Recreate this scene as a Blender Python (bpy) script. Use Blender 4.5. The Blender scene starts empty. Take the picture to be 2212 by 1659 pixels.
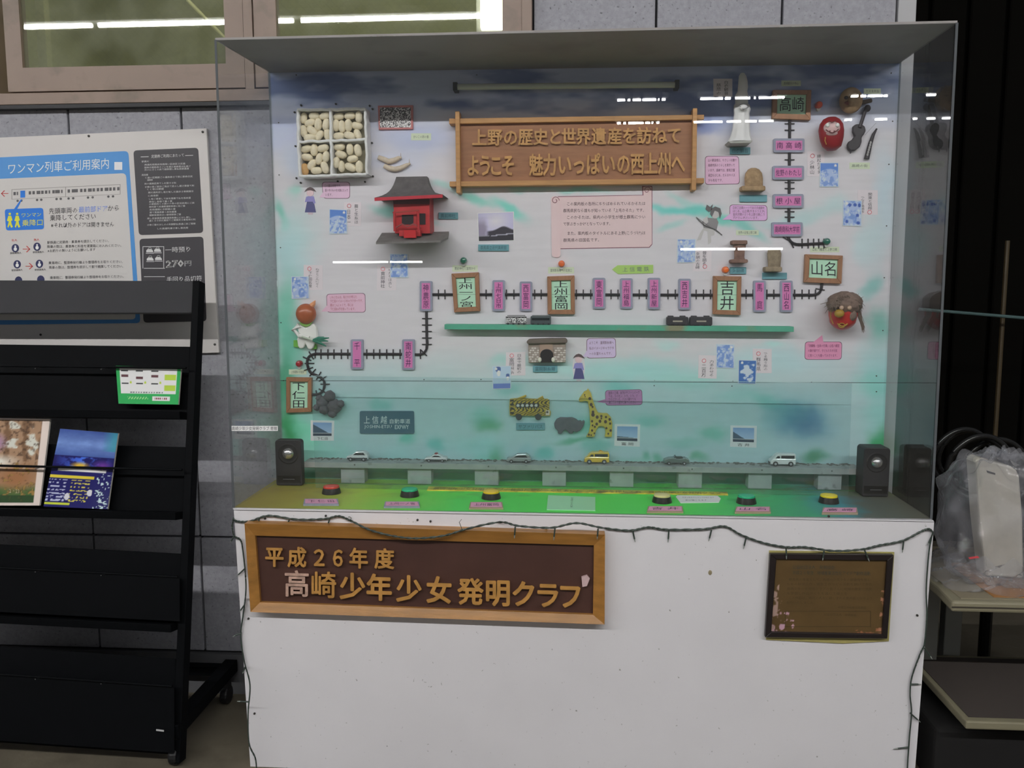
import bpy, bmesh, math, random
import numpy as np
from mathutils import Vector, Matrix
random.seed(7)
S = bpy.context.scene
COL = S.collection
FL = 0.74                      # height of the cabinet top above the platform floor
# ---------------------------------------------------------------- camera
F, CX, CY, CZ, YAW, PIT, ROL = 1821.87, .8979, -2.1696, .5905 + FL, .0686, -.1137, .0021
def _R():
    cy, sy = math.cos(YAW), math.sin(YAW); cp, sp = math.cos(PIT), math.sin(PIT); cr, sr = math.cos(ROL), math.sin(ROL)
    Rz = np.array([[cy, -sy, 0], [sy, cy, 0], [0, 0, 1]]); Rx = np.array([[1, 0, 0], [0, cp, -sp], [0, sp, cp]])
    Ry = np.array([[cr, 0, sr], [0, 1, 0], [-sr, 0, cr]])
    return Rz @ Rx @ Ry
RR = _R(); CAM = np.array([CX, CY, CZ])
cd = bpy.data.cameras.new('camera'); cam = bpy.data.objects.new('camera', cd); COL.objects.link(cam)
cd.sensor_width = 36; cd.lens = F * 36 / 2212; cd.clip_start = .02; cd.clip_end = 200
m3 = np.array([RR[:, 0], RR[:, 2], -RR[:, 1]]).T
cam.matrix_world = Matrix([[*m3[0], CX], [*m3[1], CY], [*m3[2], CZ], [0, 0, 0, 1]])
S.camera = cam
# ---------------------------------------------------------------- world, exposure
w = bpy.data.worlds.new('night'); S.world = w; w.use_nodes = True
bg = w.node_tree.nodes['Background']; bg.inputs[0].default_value = (.92, .95, 1, 1); bg.inputs[1].default_value = .105
S.view_settings.view_transform = 'Standard'; S.view_settings.look = 'None'
S.cycles.transparent_max_bounces = 48; S.cycles.max_bounces = 8
S.view_settings.exposure = 0.0; S.view_settings.gamma = 1; S.view_settings.use_curve_mapping = False
LAMP = 186.0                    # radiance of the canopy tubes over the platform
# ---------------------------------------------------------------- pixel -> plane
def ray(px, py): return RR @ np.array([(px - 1106) / F, 1, -(py - 829.5) / F])
def aty(px, py, y): d = ray(px, py); return CAM + d * ((y - CY) / d[1])
def atz(px, py, z): d = ray(px, py); return CAM + d * ((z - CZ) / d[2])
def atx(px, py, x): d = ray(px, py); return CAM + d * ((x - CX) / d[0])
BY = .3555; WY = .42; TZ = FL + 1.2157
def B(px, py, d=0.): return aty(px, py, BY - d)
# ---------------------------------------------------------------- materials
def lin(c): c = c / 255.; return c / 12.92 if c <= .04045 else ((c + .055) / 1.055) ** 2.4
def C(r, g, b, k=1.5): return tuple(min(.9, lin(v) * k) for v in (r, g, b))
MC = {}
def mat(name, col=(.5, .5, .5), rough=.6, metal=0., spec=.5, var=.0, scale=20., bump=0., bscale=60., vc=False, stretch=None, trans=0., coat=0., var2=None):
    if name in MC: return MC[name]
    m = bpy.data.materials.new(name); m.use_nodes = True; nt = m.node_tree; N = nt.nodes; L = nt.links
    p = N['Principled BSDF']; p.inputs['Roughness'].default_value = rough; p.inputs['Metallic'].default_value = metal
    p.inputs['Specular IOR Level'].default_value = spec; p.inputs['Base Color'].default_value = (*col, 1)
    p.inputs['Coat Weight'].default_value = coat; p.inputs['Transmission Weight'].default_value = trans
    src = None
    tc = N.new('ShaderNodeTexCoord'); co = tc.outputs['Object']
    if stretch:
        mp = N.new('ShaderNodeMapping'); mp.inputs['Scale'].default_value = stretch; L.new(co, mp.inputs[0]); co = mp.outputs[0]
    if vc:
        a = N.new('ShaderNodeAttribute'); a.attribute_name = 'Col'; src = a.outputs['Color']
    if var > 0:
        n = N.new('ShaderNodeTexNoise'); n.inputs['Scale'].default_value = scale; n.inputs['Detail'].default_value = 6; L.new(co, n.inputs[0])
        r = N.new('ShaderNodeMapRange'); r.inputs[1].default_value = .3; r.inputs[2].default_value = .7
        r.inputs[3].default_value = 1 - var; r.inputs[4].default_value = 1 + var * .6; L.new(n.outputs[0], r.inputs[0])
        x = N.new('ShaderNodeVectorMath'); x.operation = 'SCALE'; L.new(r.outputs[0], x.inputs['Scale'])
        if src: L.new(src, x.inputs[0])
        else: x.inputs[0].default_value = col
        src = x.outputs[0]
        if var2:   # second colour coming through in spots (dirt, grain)
            n2 = N.new('ShaderNodeTexNoise'); n2.inputs['Scale'].default_value = var2[1]; n2.inputs['Detail'].default_value = 8; L.new(co, n2.inputs[0])
            r2 = N.new('ShaderNodeMapRange'); r2.inputs[1].default_value = var2[2]; r2.inputs[2].default_value = var2[3]; L.new(n2.outputs[0], r2.inputs[0])
            mx = N.new('ShaderNodeMix'); mx.data_type = 'RGBA'; L.new(r2.outputs[0], mx.inputs[0]); L.new(src, mx.inputs[6]); mx.inputs[7].default_value = (*var2[0], 1)
            src = mx.outputs[2]
    if src: L.new(src, p.inputs['Base Color'])
    if bump > 0:
        n = N.new('ShaderNodeTexNoise'); n.inputs['Scale'].default_value = bscale; n.inputs['Detail'].default_value = 4; L.new(co, n.inputs[0])
        bm = N.new('ShaderNodeBump'); bm.inputs['Strength'].default_value = bump; bm.inputs['Distance'].default_value = .003
        L.new(n.outputs[0], bm.inputs['Height']); L.new(bm.outputs[0], p.inputs['Normal'])
    MC[name] = m; return m
def flat(r, g, b, rough=.6, k=1.5, **kw): return mat('paint_%d_%d_%d_%d' % (r, g, b, int(rough * 100)), C(r, g, b, k), rough, **kw)
def clear(name, tint=(.93, .95, .95), dust=.02, dustcol=(.6, .62, .62), ior=1.49, rough=.0, wire=False, dscale=9.):
    m = bpy.data.materials.new(name); m.use_nodes = True; nt = m.node_tree; N = nt.nodes; L = nt.links; N.clear()
    o = N.new('ShaderNodeOutputMaterial'); t = N.new('ShaderNodeBsdfTransparent'); t.inputs[0].default_value = (*tint, 1)
    g = N.new('ShaderNodeBsdfGlossy'); g.inputs['Roughness'].default_value = rough
    lw = N.new('ShaderNodeLayerWeight'); lw.inputs[0].default_value = .5
    pw = N.new('ShaderNodeMath'); pw.operation = 'POWER'; L.new(lw.outputs['Facing'], pw.inputs[0]); pw.inputs[1].default_value = 5
    f = N.new('ShaderNodeMath'); f.operation = 'MULTIPLY_ADD'; L.new(pw.outputs[0], f.inputs[0]); f.inputs[1].default_value = .96; f.inputs[2].default_value = ((ior - 1) / (ior + 1)) ** 2
    d = N.new('ShaderNodeBsdfDiffuse'); d.inputs[0].default_value = (*dustcol, 1)
    a = N.new('ShaderNodeMixShader'); L.new(f.outputs[0], a.inputs[0]); L.new(t.outputs[0], a.inputs[1]); L.new(g.outputs[0], a.inputs[2])
    b = N.new('ShaderNodeMixShader'); L.new(a.outputs[0], b.inputs[1]); L.new(d.outputs[0], b.inputs[2])
    tc = N.new('ShaderNodeTexCoord'); n = N.new('ShaderNodeTexNoise'); n.inputs['Scale'].default_value = dscale; n.inputs['Detail'].default_value = 7
    L.new(tc.outputs['Object'], n.inputs[0]); r = N.new('ShaderNodeMapRange'); r.inputs[1].default_value = .35; r.inputs[2].default_value = .75
    r.inputs[3].default_value = dust * .5; r.inputs[4].default_value = dust * 2; L.new(n.outputs[0], r.inputs[0])
    fac = r.outputs[0]
    if wire:      # diagonal wire mesh cast in the glass
        last = None
        for sgn in (1, -1):
            sx = N.new('ShaderNodeSeparateXYZ'); L.new(tc.outputs['Object'], sx.inputs[0])
            mu = N.new('ShaderNodeMath'); mu.operation = 'MULTIPLY_ADD'; L.new(sx.outputs[0], mu.inputs[0]); mu.inputs[1].default_value = sgn; L.new(sx.outputs[2], mu.inputs[2])
            k = N.new('ShaderNodeMath'); k.operation = 'MULTIPLY'; L.new(mu.outputs[0], k.inputs[0]); k.inputs[1].default_value = 38
            fr = N.new('ShaderNodeMath'); fr.operation = 'FRACT'; L.new(k.outputs[0], fr.inputs[0])
            lt = N.new('ShaderNodeMath'); lt.operation = 'LESS_THAN'; L.new(fr.outputs[0], lt.inputs[0]); lt.inputs[1].default_value = .045
            if last is None: last = lt.outputs[0]
            else:
                mxm = N.new('ShaderNodeMath'); mxm.operation = 'MAXIMUM'; L.new(last, mxm.inputs[0]); L.new(lt.outputs[0], mxm.inputs[1]); last = mxm.outputs[0]
        ad = N.new('ShaderNodeMath'); ad.operation = 'MULTIPLY_ADD'; L.new(last, ad.inputs[0]); ad.inputs[1].default_value = .05; L.new(fac, ad.inputs[2]); fac = ad.outputs[0]
    L.new(fac, b.inputs[0]); L.new(b.outputs[0], o.inputs[0]); MC[name] = m; return m
def emit(name, col, s):
    m = bpy.data.materials.new(name); m.use_nodes = True; p = m.node_tree.nodes['Principled BSDF']
    p.inputs['Base Color'].default_value = (*[c * .8 for c in col], 1)
    p.inputs['Emission Color'].default_value = (*col, 1); p.inputs['Emission Strength'].default_value = s; MC[name] = m; return m
# ---------------------------------------------------------------- mesh builder
class MB:
    def __init__(s): s.v = []; s.f = []; s.c = None
    def add(s, vs, fs):
        n = len(s.v); s.v += [tuple(map(float, v)) for v in vs]; s.f += [tuple(i + n for i in f) for f in fs]; return s
    def hexa(s, a, b):      # a: four points, b: the four matching points of the far side
        return s.add(list(a) + list(b), [(0, 1, 2, 3), (7, 6, 5, 4), (0, 4, 5, 1), (1, 5, 6, 2), (2, 6, 7, 3), (3, 7, 4, 0)])
    def box(s, x0, x1, y0, y1, z0, z1):
        return s.hexa([(x0, y0, z0), (x1, y0, z0), (x1, y0, z1), (x0, y0, z1)], [(x0, y1, z0), (x1, y1, z0), (x1, y1, z1), (x0, y1, z1)])
    def ext(s, pts, off):   # polygon of 3-D points pushed by off
        n = len(pts); q = [tuple(np.array(p) + np.array(off)) for p in pts]
        return s.add(list(pts) + q, [tuple(range(n)), tuple(range(2 * n - 1, n - 1, -1))] + [(i, i + n, (i + 1) % n + n, (i + 1) % n) for i in range(n)])
    def tube(s, path, r, n=8, cap=True):
        P = [np.array(p, float) for p in path]; vs = []; R_ = r if hasattr(r, '__len__') else [r] * len(P)
        up = np.array([0, 0, 1.])
        for i, p in enumerate(P):
            t = P[min(i + 1, len(P) - 1)] - P[max(i - 1, 0)]; t = t / (np.linalg.norm(t) + 1e-12)
            a = np.cross(t, up if abs(t[2]) < .9 else np.array([0, 1., 0])); a /= np.linalg.norm(a); b = np.cross(t, a)
            for k in range(n):
                an = 2 * math.pi * k / n; vs.append(p + R_[i] * (a * math.cos(an) + b * math.sin(an)))
        fs = [(i * n + k, i * n + (k + 1) % n, (i + 1) * n + (k + 1) % n, (i + 1) * n + k) for i in range(len(P) - 1) for k in range(n)]
        if cap: fs += [tuple(range(n))[::-1], tuple(range((len(P) - 1) * n, len(P) * n))]
        return s.add(vs, fs)
    def lathe(s, prof, c, axis='z', n=24):   # prof: (radius, height)
        vs = []; c = np.array(c, float)
        for r, h in prof:
            for k in range(n):
                an = 2 * math.pi * k / n; a, b = r * math.cos(an), r * math.sin(an)
                vs.append(c + (np.array([a, b, h]) if axis == 'z' else np.array([a, -h, b])))
        m = len(prof)
        fs = [(i * n + k, i * n + (k + 1) % n, (i + 1) * n + (k + 1) % n, (i + 1) * n + k) for i in range(m - 1) for k in range(n)]
        fs += [tuple(range(n))[::-1], tuple(range((m - 1) * n, m * n))]
        return s.add(vs, fs)
    def ball(s, c, r, n=16, m=10, fn=None):
        c = np.array(c, float); r = np.array(r if hasattr(r, '__len__') else (r, r, r), float); vs = []
        for i in range(m + 1):
            th = math.pi * i / m
            for k in range(n):
                an = 2 * math.pi * k / n; d = np.array([math.sin(th) * math.cos(an), math.sin(th) * math.sin(an), math.cos(th)])
                q = c + r * d * (fn(d) if fn else 1)
                vs.append(q)
        fs = [(i * n + k, i * n + (k + 1) % n, (i + 1) * n + (k + 1) % n, (i + 1) * n + k) for i in range(m) for k in range(n)]
        return s.add(vs, fs)
KIDS = []
def mesh(mb, name, material, smooth=False, bev=0., seg=2, weld=False):
    me = bpy.data.meshes.new(name); me.from_pydata(mb.v, [], mb.f)
    bm = bmesh.new(); bm.from_mesh(me)
    if weld or smooth: bmesh.ops.remove_doubles(bm, verts=bm.verts, dist=1e-6)
    bmesh.ops.recalc_face_normals(bm, faces=bm.faces)
    if bev > 0:
        es = [e for e in bm.edges if len(e.link_faces) == 2 and e.calc_face_angle(0) > .6]
        bmesh.ops.bevel(bm, geom=es, offset=bev, segments=seg, profile=.5, affect='EDGES', clamp_overlap=True)
    if smooth:
        for f in bm.faces: f.smooth = True
        for e in bm.edges:
            if len(e.link_faces) == 2 and e.calc_face_angle(0) > .7: e.smooth = False
    bm.to_mesh(me); bm.free(); me.materials.append(material); return me
def obj(name, mb, material, parent=None, label=None, **kw):
    o = bpy.data.objects.new(name, mesh(mb, name, material, **kw)); COL.objects.link(o)
    if parent: o.parent = parent
    if label: o['label'] = label
    return o
def tag(o, label=None, cat=None, group=None, kind=None):
    if label: o['label'] = label
    if cat: o['category'] = cat
    if group: o['group'] = group
    if kind: o['kind'] = kind
    return o
def thing(name, label, cat, group=None, kind=None):
    o = bpy.data.objects.new(name, None); o.empty_display_size = .02; COL.objects.link(o); return tag(o, label, cat, group, kind)
# ---- painted grids: colour per vertex from a numpy function of picture coordinates of the paint
def vn(x, y, f, seed=0):
    rs = np.random.RandomState(seed); T = rs.rand(64, 64); x = np.asarray(x, float) * f; y = np.asarray(y, float) * f
    xi = np.floor(x).astype(int); yi = np.floor(y).astype(int); a = x - xi; b = y - yi; a = a * a * (3 - 2 * a); b = b * b * (3 - 2 * b)
    g = lambda i, j: T[(yi + j) % 64, (xi + i) % 64]
    return (g(0, 0) * (1 - a) + g(1, 0) * a) * (1 - b) + (g(0, 1) * (1 - a) + g(1, 1) * a) * b
def fbm(x, y, f, seed=0): return sum(vn(x, y, f * 2 ** k, seed + k) / 2 ** k for k in range(4)) / 1.875
def grid(name, P, nx, ny, cols, parent=None, rough=.6, k=1.5, var=0., back=.0):
    """P(u,v)->3-D point (v down), cols(u,v) arrays -> sRGB 0..255"""
    us = np.linspace(0, 1, nx + 1); vs = np.linspace(0, 1, ny + 1); mb = MB()
    pts = [P(u, v) for v in vs for u in us]
    fs = [(j * (nx + 1) + i, j * (nx + 1) + i + 1, (j + 1) * (nx + 1) + i + 1, (j + 1) * (nx + 1) + i) for j in range(ny) for i in range(nx)]
    me = bpy.data.meshes.new(name); me.from_pydata([tuple(map(float, p)) for p in pts], [], [f[::-1] for f in fs])
    U, V = np.meshgrid(us, vs); c = np.stack(cols(U, V), -1).reshape(-1, 3) / 255.
    c = np.clip(c, 0, 1); c = np.where(c <= .04045, c / 12.92, ((c + .055) / 1.055) ** 2.4) * k; c = np.clip(c, 0, .9)
    at = me.color_attributes.new('Col', 'FLOAT_COLOR', 'POINT'); at.data.foreach_set('color', np.c_[c, np.ones(len(c))].astype('f4').ravel())
    me.materials.append(mat('print_%d_%d' % (int(rough * 100), int(var * 100)), (1, 1, 1), rough, vc=True, var=var, scale=40))
    o = bpy.data.objects.new(name, me); COL.objects.link(o)
    if parent: o.parent = parent
    return o
def blank(U, c): return [np.full(U.shape, float(v)) for v in c]
def over(base, c, a): return [b * (1 - a) + v * a for b, v in zip(base, c)]
def bil(q, u, v):
    q = [np.array(p, float) for p in q]; return (q[0] * (1 - u) + q[1] * u) * (1 - v) + (q[3] * (1 - u) + q[2] * u) * v
def R4(x0, y0, x1, y1): return [(x0, y0), (x1, y0), (x1, y1), (x0, y1)]
def rrect(q, r, n=4):          # rounded quad outline in paint coordinates; q TL TR BR BL
    out = []
    for i in range(4):
        p, a, b = (np.array(q[i], float), np.array(q[i - 1], float), np.array(q[(i + 1) % 4], float))
        da = (a - p) / np.linalg.norm(a - p) * r; db = (b - p) / np.linalg.norm(b - p) * r
        for k in range(n + 1):
            t = k / n; out.append(tuple(p + da * (1 - t) ** 2 + db * t ** 2))
    return out
def plate(name, poly, surf, d, t, m, parent=None, **kw):   # polygon on a surface, front at depth d+t in front of it
    pts = [surf(x, y, d + t) for x, y in poly]
    return obj(name, MB().ext(pts, (0, t, 0)), m, parent, **kw)
# ---- lettering
_fc = bpy.data.curves.new('lettering_source', 'FONT'); _fo = bpy.data.objects.new('lettering_source', _fc); COL.objects.link(_fo); GC = {}
def glyphs(s, ex, bold, res):
    key = (s, ex, res)
    if key not in GC:
        _fc.body = s; _fc.size = 1; _fc.extrude = .5 if ex else 0; _fc.offset = 0; _fc.resolution_u = res
        dg = bpy.context.evaluated_depsgraph_get(); dg.update(); me = bpy.data.meshes.new_from_object(_fo.evaluated_get(dg))
        GC[key] = (np.array([v.co[:] for v in me.vertices]).reshape(-1, 3), [tuple(p.vertices) for p in me.polygons]); bpy.data.meshes.remove(me)
    return GC[key]
def tmb(mb, s, q, surf, d, t=0., bold=0., res=1, em=None):
    v, f = glyphs(s, t > 0, bold, res)
    if len(v) == 0: return mb
    x0, x1, y0, y1 = v[:, 0].min(), v[:, 0].max(), v[:, 1].min(), v[:, 1].max()
    if em == 'cell': x0, x1, y0, y1 = 0, 1, -.12, .88
    elif em == 'line': y0, y1 = -.12, .88
    out = []; k = 0
    if bold >= .015:      # heavy strokes: the glyph drawn several times, slightly shifted, each a hair lower
        w_ = bold * 1.15
        for j, (ox, oy) in enumerate(((w_, 0), (-w_, 0), (0, w_), (0, -w_), (w_ * .7, w_ * .7), (-w_ * .7, w_ * .7), (w_ * .7, -w_ * .7), (-w_ * .7, -w_ * .7))):
            tt = t - .00012 * (j + 1)
            mb.add([surf(*bil(q, (p[0] + ox - x0) / (x1 - x0), (y1 - p[1] - oy) / (y1 - y0)), d + (tt * (p[2] + .5) if t else -.00002 * j)) for p in v], f)
    for p in v:
        a = bil(q, (p[0] - x0) / (x1 - x0), (y1 - p[1]) / (y1 - y0)); out.append(surf(a[0], a[1], d + (t * (p[2] + .5) if t else 0)))
    return mb.add(out, f)
def line(mb, s, x0, y0, x1, y1, h, surf, d, **kw):   # one line from left centre to right centre
    return tmb(mb, s, [(x0, y0 - h / 2), (x1, y1 - h / 2), (x1, y1 + h / 2), (x0, y0 + h / 2)], surf, d, em='line', **kw)
def col_text(mb, s, x0, y0, x1, y1, wd, surf, d, **kw):  # one column from top centre to bottom centre
    n = len(s)
    for i, ch in enumerate(s):
        if ch == ' ': continue
        t0, t1 = i / n, (i + 1) / n; a = (x0 + (x1 - x0) * t0, y0 + (y1 - y0) * t0); b = (x0 + (x1 - x0) * t1, y0 + (y1 - y0) * t1)
        tmb(mb, ch, [(a[0] - wd / 2, a[1]), (a[0] + wd / 2, a[1]), (b[0] + wd / 2, b[1]), (b[0] - wd / 2, b[1])], surf, d, em='cell', **kw)
    return mb
INK = flat(35, 33, 38, .7)
SC = flat(40, 38, 36, .4)
# ================================================================ PLATFORM LAMPS
ROOM_FILL = emit('room_fill_glow', (1, .98, .80), 14)
TUBE = emit('tube_glow', (1, .99, .97), LAMP)
HOUS = flat(150, 150, 150, .5)
def lamp_row(spans, y, z, mt, label, group, r=.016):
    for x0, x1 in spans:
        t = thing('fluorescent_lamp', label, 'lamp', group)
        tb = MB().tube([(x0, y, z), (x1, y, z)], r, 8)
        obj('tube', tb, mt, t); obj('housing', MB().box(x0 - .03, x1 + .03, y - .05, y + .05, z + r + .004, z + .07), HOUS, t)
LY = -3.4
_z = FL + 2.50
spans = []
for a, b in (((50, 72), (197, 65)), ((213, 60), (490, 45)), ((600, 38), (632, 36)), ((650, 34), (1080, 14))):
    p, q = aty(*a, 2 * .405 - LY), aty(*b, 2 * .405 - LY); spans.append((p[0], q[0]))
LZ = float(np.mean([aty(x, y, 2 * .405 - LY)[2] for x, y in ((120, 68), (350, 52), (860, 24))]))
x = spans[-1][1] + .05
# the row seen mirrored in the window, then the same row going on to both sides
row = [(spans[0][0] - .5, spans[0][1]), (spans[1][0], spans[2][1]), (spans[3][0], spans[3][1])]
for k in range(4): row.append((x + .02, x + 1.2)); x += 1.28
x = spans[0][0] - .6
for k in range(3): row.append((x - 1.2, x)); x -= 1.28
lamp_row(row, LY, LZ, TUBE, 'lit white fluorescent tube in the long row under the platform canopy', 'tubes of the near canopy row')
TB2 = emit('far_tube_glow', (1, .99, .97), 60)
rowA = [(1334, 1350), (1356, 1361), (1367, 1384), (1388, 1417), (1421, 1424), (1430, 1437), (1513, 1545), (1547, 1561), (1566, 1578), (1588, 1620), (1629, 1632), (1639, 1660), (1662, 1694), (1838, 1853), (1859, 1870), (1874, 1905), (1908, 1916), (2001, 2020)]
rowB = [(1333, 1341), (1346, 1352), (1357, 1390), (1394, 1404), (1407, 1411), (1418, 1424), (1498, 1530), (1531, 1560), (1570, 1600), (1610, 1634), (1640, 1670), (1824, 1839), (1890, 1915), (1972, 1980), (2002, 2019), (2035, 2058)]
for rw, yy, Yd in ((rowA, 214, 8.), (rowB, 264, 9.6)):
    z = aty(1500, yy, Yd)[2]
    sp = [(aty(a, yy, Yd)[0], aty(b, yy, Yd)[0]) for a, b in rw]
    lamp_row(sp, -Yd, z, TB2, 'distant white fluorescent tube over the far platform, mirrored in the case front', 'tubes over the far platform', r=.013)
p = [aty(x, y, 11.)for x, y in ((720, 570), (838, 566), (843, 565), (912, 562), (1470, 538), (1588, 538), (1594, 538), (1690, 541))]
lamp_row([(p[i][0], p[i + 1][0]) for i in (0, 2)], -11., p[1][2], TB2, 'low white tube of the lit shelter across the tracks', 'tubes of the shelter', r=.013)
lamp_row([(p[i][0], p[i + 1][0]) for i in (4, 6)], -11., p[5][2], TB2, 'low white tube over the stairs across the tracks', 'tubes over the stairs', r=.016)
# ================================================================ SETTING
floor_m = mat('concrete', C(88, 82, 70), .85, spec=.2, var=.35, scale=6, bump=.5, bscale=40, var2=((.08, .07, .055), 3., .5, .8))
tag(obj('floor', MB().box(-8, 8.5, -12, 3.4, -.1, 0), floor_m), 'dark stained concrete platform floor', kind='structure')
XE = float(aty(1978, 20, WY)[0])           # right end of the wall
tile_m = mat('granite_panel', C(128, 128, 134), .75, var=.13, scale=90, bump=.25, bscale=150, var2=((.11, .11, .12), 120., .62, .75))
# window opening on the wall
wx0 = float(aty(-40, 100, WY)[0]); wx1 = float(aty(1150, 20, WY)[0]); wz0 = float(aty(300, 226, WY)[2]); wz1 = wz0 + .95
xj = [float(aty(430, 870, WY)[0])]; PWD = float(aty(1690, 20, WY)[0] - aty(1418, 20, WY)[0])
x1418 = float(aty(1418, 20, WY)[0]); zj = float(aty(440, 1160, WY)[2])
wall = tag(obj('wall_back', MB().box(-4, XE, WY + .02, WY + .12, 0, wz0 - .01), mat('joint_mortar', C(45, 45, 48), .9)), 'grey panel-clad station wall behind the case', kind='structure')
_wp = MB()
_wp.box(-4, wx0 + .01, WY + .02, WY + .12, wz0 - .01, 3.6); _wp.box(wx1 - .01, XE, WY + .02, WY + .12, wz0 - .01, 3.6); _wp.box(wx0, wx1, WY + .02, WY + .12, wz1, 3.6)
obj('backing', _wp, MC['joint_mortar'], wall)
joints_x = sorted([x1418 + k * PWD for k in range(-18, 3)]); zs = [.14, zj, zj + 1.9, 3.4]
g = .0035
for i in range(len(joints_x) - 1):
    for j in range(len(zs) - 1):
        a, b, c, d = joints_x[i] + g, joints_x[i + 1] - g, zs[j] + g, zs[j + 1] - g
        b = min(b, XE - .055)
        if b < -2.6 or a < -3.2: continue
        if a > b - .02: continue
        boxes = []
        if d > wz0 and a < wx1 and b > wx0:     # cut around the window
            if c < wz0 - .02: boxes.append((a, b, c, wz0 - .004))
            if b > wx1 + .02: boxes.append((wx1 + .002, b, max(c, wz0), d))
            if a < wx0 - .02: boxes.append((a, wx0 - .002, max(c, wz0), d))
        else: boxes.append((a, b, c, d))
        for (a2, b2, c2, d2) in boxes: obj('panel', MB().box(a2, b2, WY, WY + .021, c2, d2), tile_m, wall, bev=.0015, seg=1)
tag(obj('trim_1', MB().box(XE - .05, XE, WY - .006, WY + .12, 0, 3.6), flat(140, 140, 142, .5), bev=.002), 'pale grey corner strip at the end of the wall', kind='structure')
tag(obj('baseboard_back', MB().box(-4, XE, WY - .008, WY + .02, 0, .135), flat(72, 72, 74, .7)), 'dark grey skirting of the wall', kind='structure')
# window
frm = mat('bronze_frame', C(114, 97, 86), .45, var=.1, scale=5, var2=(C(92, 80, 68), 12., .55, .75))
win = tag(bpy.data.objects.new('window_1', None), 'wide brown aluminium window with wired glass', kind='structure'); COL.objects.link(win)
GX = lambda px, py=120, y=.41: float(aty(px, py, y)[0]); GZ = lambda px, py, y=.41: float(aty(px, py, y)[2])
p1l, p1r, p2l, p2r = GX(50, 80), GX(489, 80), GX(599, 40), GX(1086, 30); pzb = GZ(270, 144); pzt = wz1 - .06
mb = MB(); fy0, fy1 = .390, .53
mb.box(wx0, wx1, fy0, fy1, wz0, wz0 + .034).box(wx0, wx0 + .03, fy0, fy1, wz0, wz1).box(wx1 - .03, wx1, fy0, fy1, wz0, wz1).box(wx0, wx1, fy0, fy1, wz1 - .03, wz1)
obj('window_frame', mb, frm, win, bev=.001, seg=1)
sx = [(GX(18, 120), GX(529, 80), p1l, p1r), (GX(552, 80), GX(1128, 20), p2l, p2r)]
sz0 = wz0 + .040
for s0, s1, a, b in sx:
    m = MB(); y0, y1 = .398, .43
    m.box(s0, s1, y0, y1, sz0, pzb).box(s0, s1, y0, y1, pzt, wz1 - .034).box(s0, a, y0, y1, pzb, pzt).box(b, s1, y0, y1, pzb, pzt)
    sh = obj('sash', m, frm, win)
    obj('pane', MB().box(a, b, .408, .412, pzb, pzt), clear('wired_glass', (.86, .88, .80), .10, (.45, .47, .36), wire=True, rough=.015) if 'wired_glass' not in MC else MC['wired_glass'], sh)
obj('mullion', MB().box(GX(531, 80), GX(550, 80), .393, .45, wz0 + .03, wz1 - .03), frm, win)
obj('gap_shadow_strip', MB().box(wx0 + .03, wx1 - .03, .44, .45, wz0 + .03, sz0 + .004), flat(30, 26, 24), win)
obj('sill_shadow_strip', MB().box(wx0, wx1, .392, .43, wz0 - .012, wz0 - .001), flat(32, 32, 34), win)  # dark strip standing in for the shadow under the window's bottom edge
# waiting room behind the window
rm = mat('room_paint', C(150, 150, 118, 1.4), .8, var=.08, scale=3)
r_ = MB(); X0, X1, Y0, Y1, Z0, Z1 = -1.6, 1.5, .54, 2.4, 1.2, 2.95
r_.box(X0, X1, Y1, Y1 + .05, Z0, Z1).box(X0 - .05, X0, Y0, Y1, Z0, Z1).box(X1, X1 + .05, Y0, Y1, Z0, Z1).box(X0, X1, Y0, Y1, Z1, Z1 + .05).box(X0, X1, Y0, Y1, Z0 - .05, Z0)
tag(obj('wall_waiting_room', r_, rm), 'dim yellowish waiting room walls behind the window', kind='structure')
t = thing('fluorescent_lamp', 'unseen tube added to brighten the waiting room behind the window', 'lamp')  # out of view, added to brighten the room interior
obj('tube', MB().tube([(-1.2, 1.3, 2.86), (1.2, 1.3, 2.86)], .02, 8), ROOM_FILL, t); obj('housing', MB().box(-1.25, 1.25, 1.26, 1.34, 2.885, 2.945), HOUS, t)
_pp = [aty(1010, 60, 1.2), aty(1085, 20, 1.2)]
t = thing('room_lamp', 'glaring white lamp inside the waiting room at the window edge', 'lamp')
obj('diffuser', MB().box(_pp[0][0] + .05, _pp[1][0] + .10, 1.2, 1.24, _pp[0][2], _pp[0][2] + .16), emit('room_glow', (1, .98, .85), 5.), t)
obj('housing', MB().box(_pp[0][0] + .03, _pp[1][0] + .12, 1.24, 1.30, _pp[0][2] - .01, _pp[0][2] + .17), HOUS, t)
t = thing('wall_post', 'pale vertical post standing inside the waiting room by the window', 'post')
a, b = aty(82, 120, .7), aty(95, 120, .7)
obj('shaft', MB().box(a[0], b[0] + .01, .7, .73, 1.2, 2.9), flat(160, 158, 125), t)
t = thing('slanted_rod', 'pale slanted rod inside the waiting room behind wired glass', 'rod')
obj('shaft', MB().tube([aty(405, 0, 1.6), aty(495, 92, 1.6)], .008, 8), flat(165, 162, 130), t)
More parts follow.
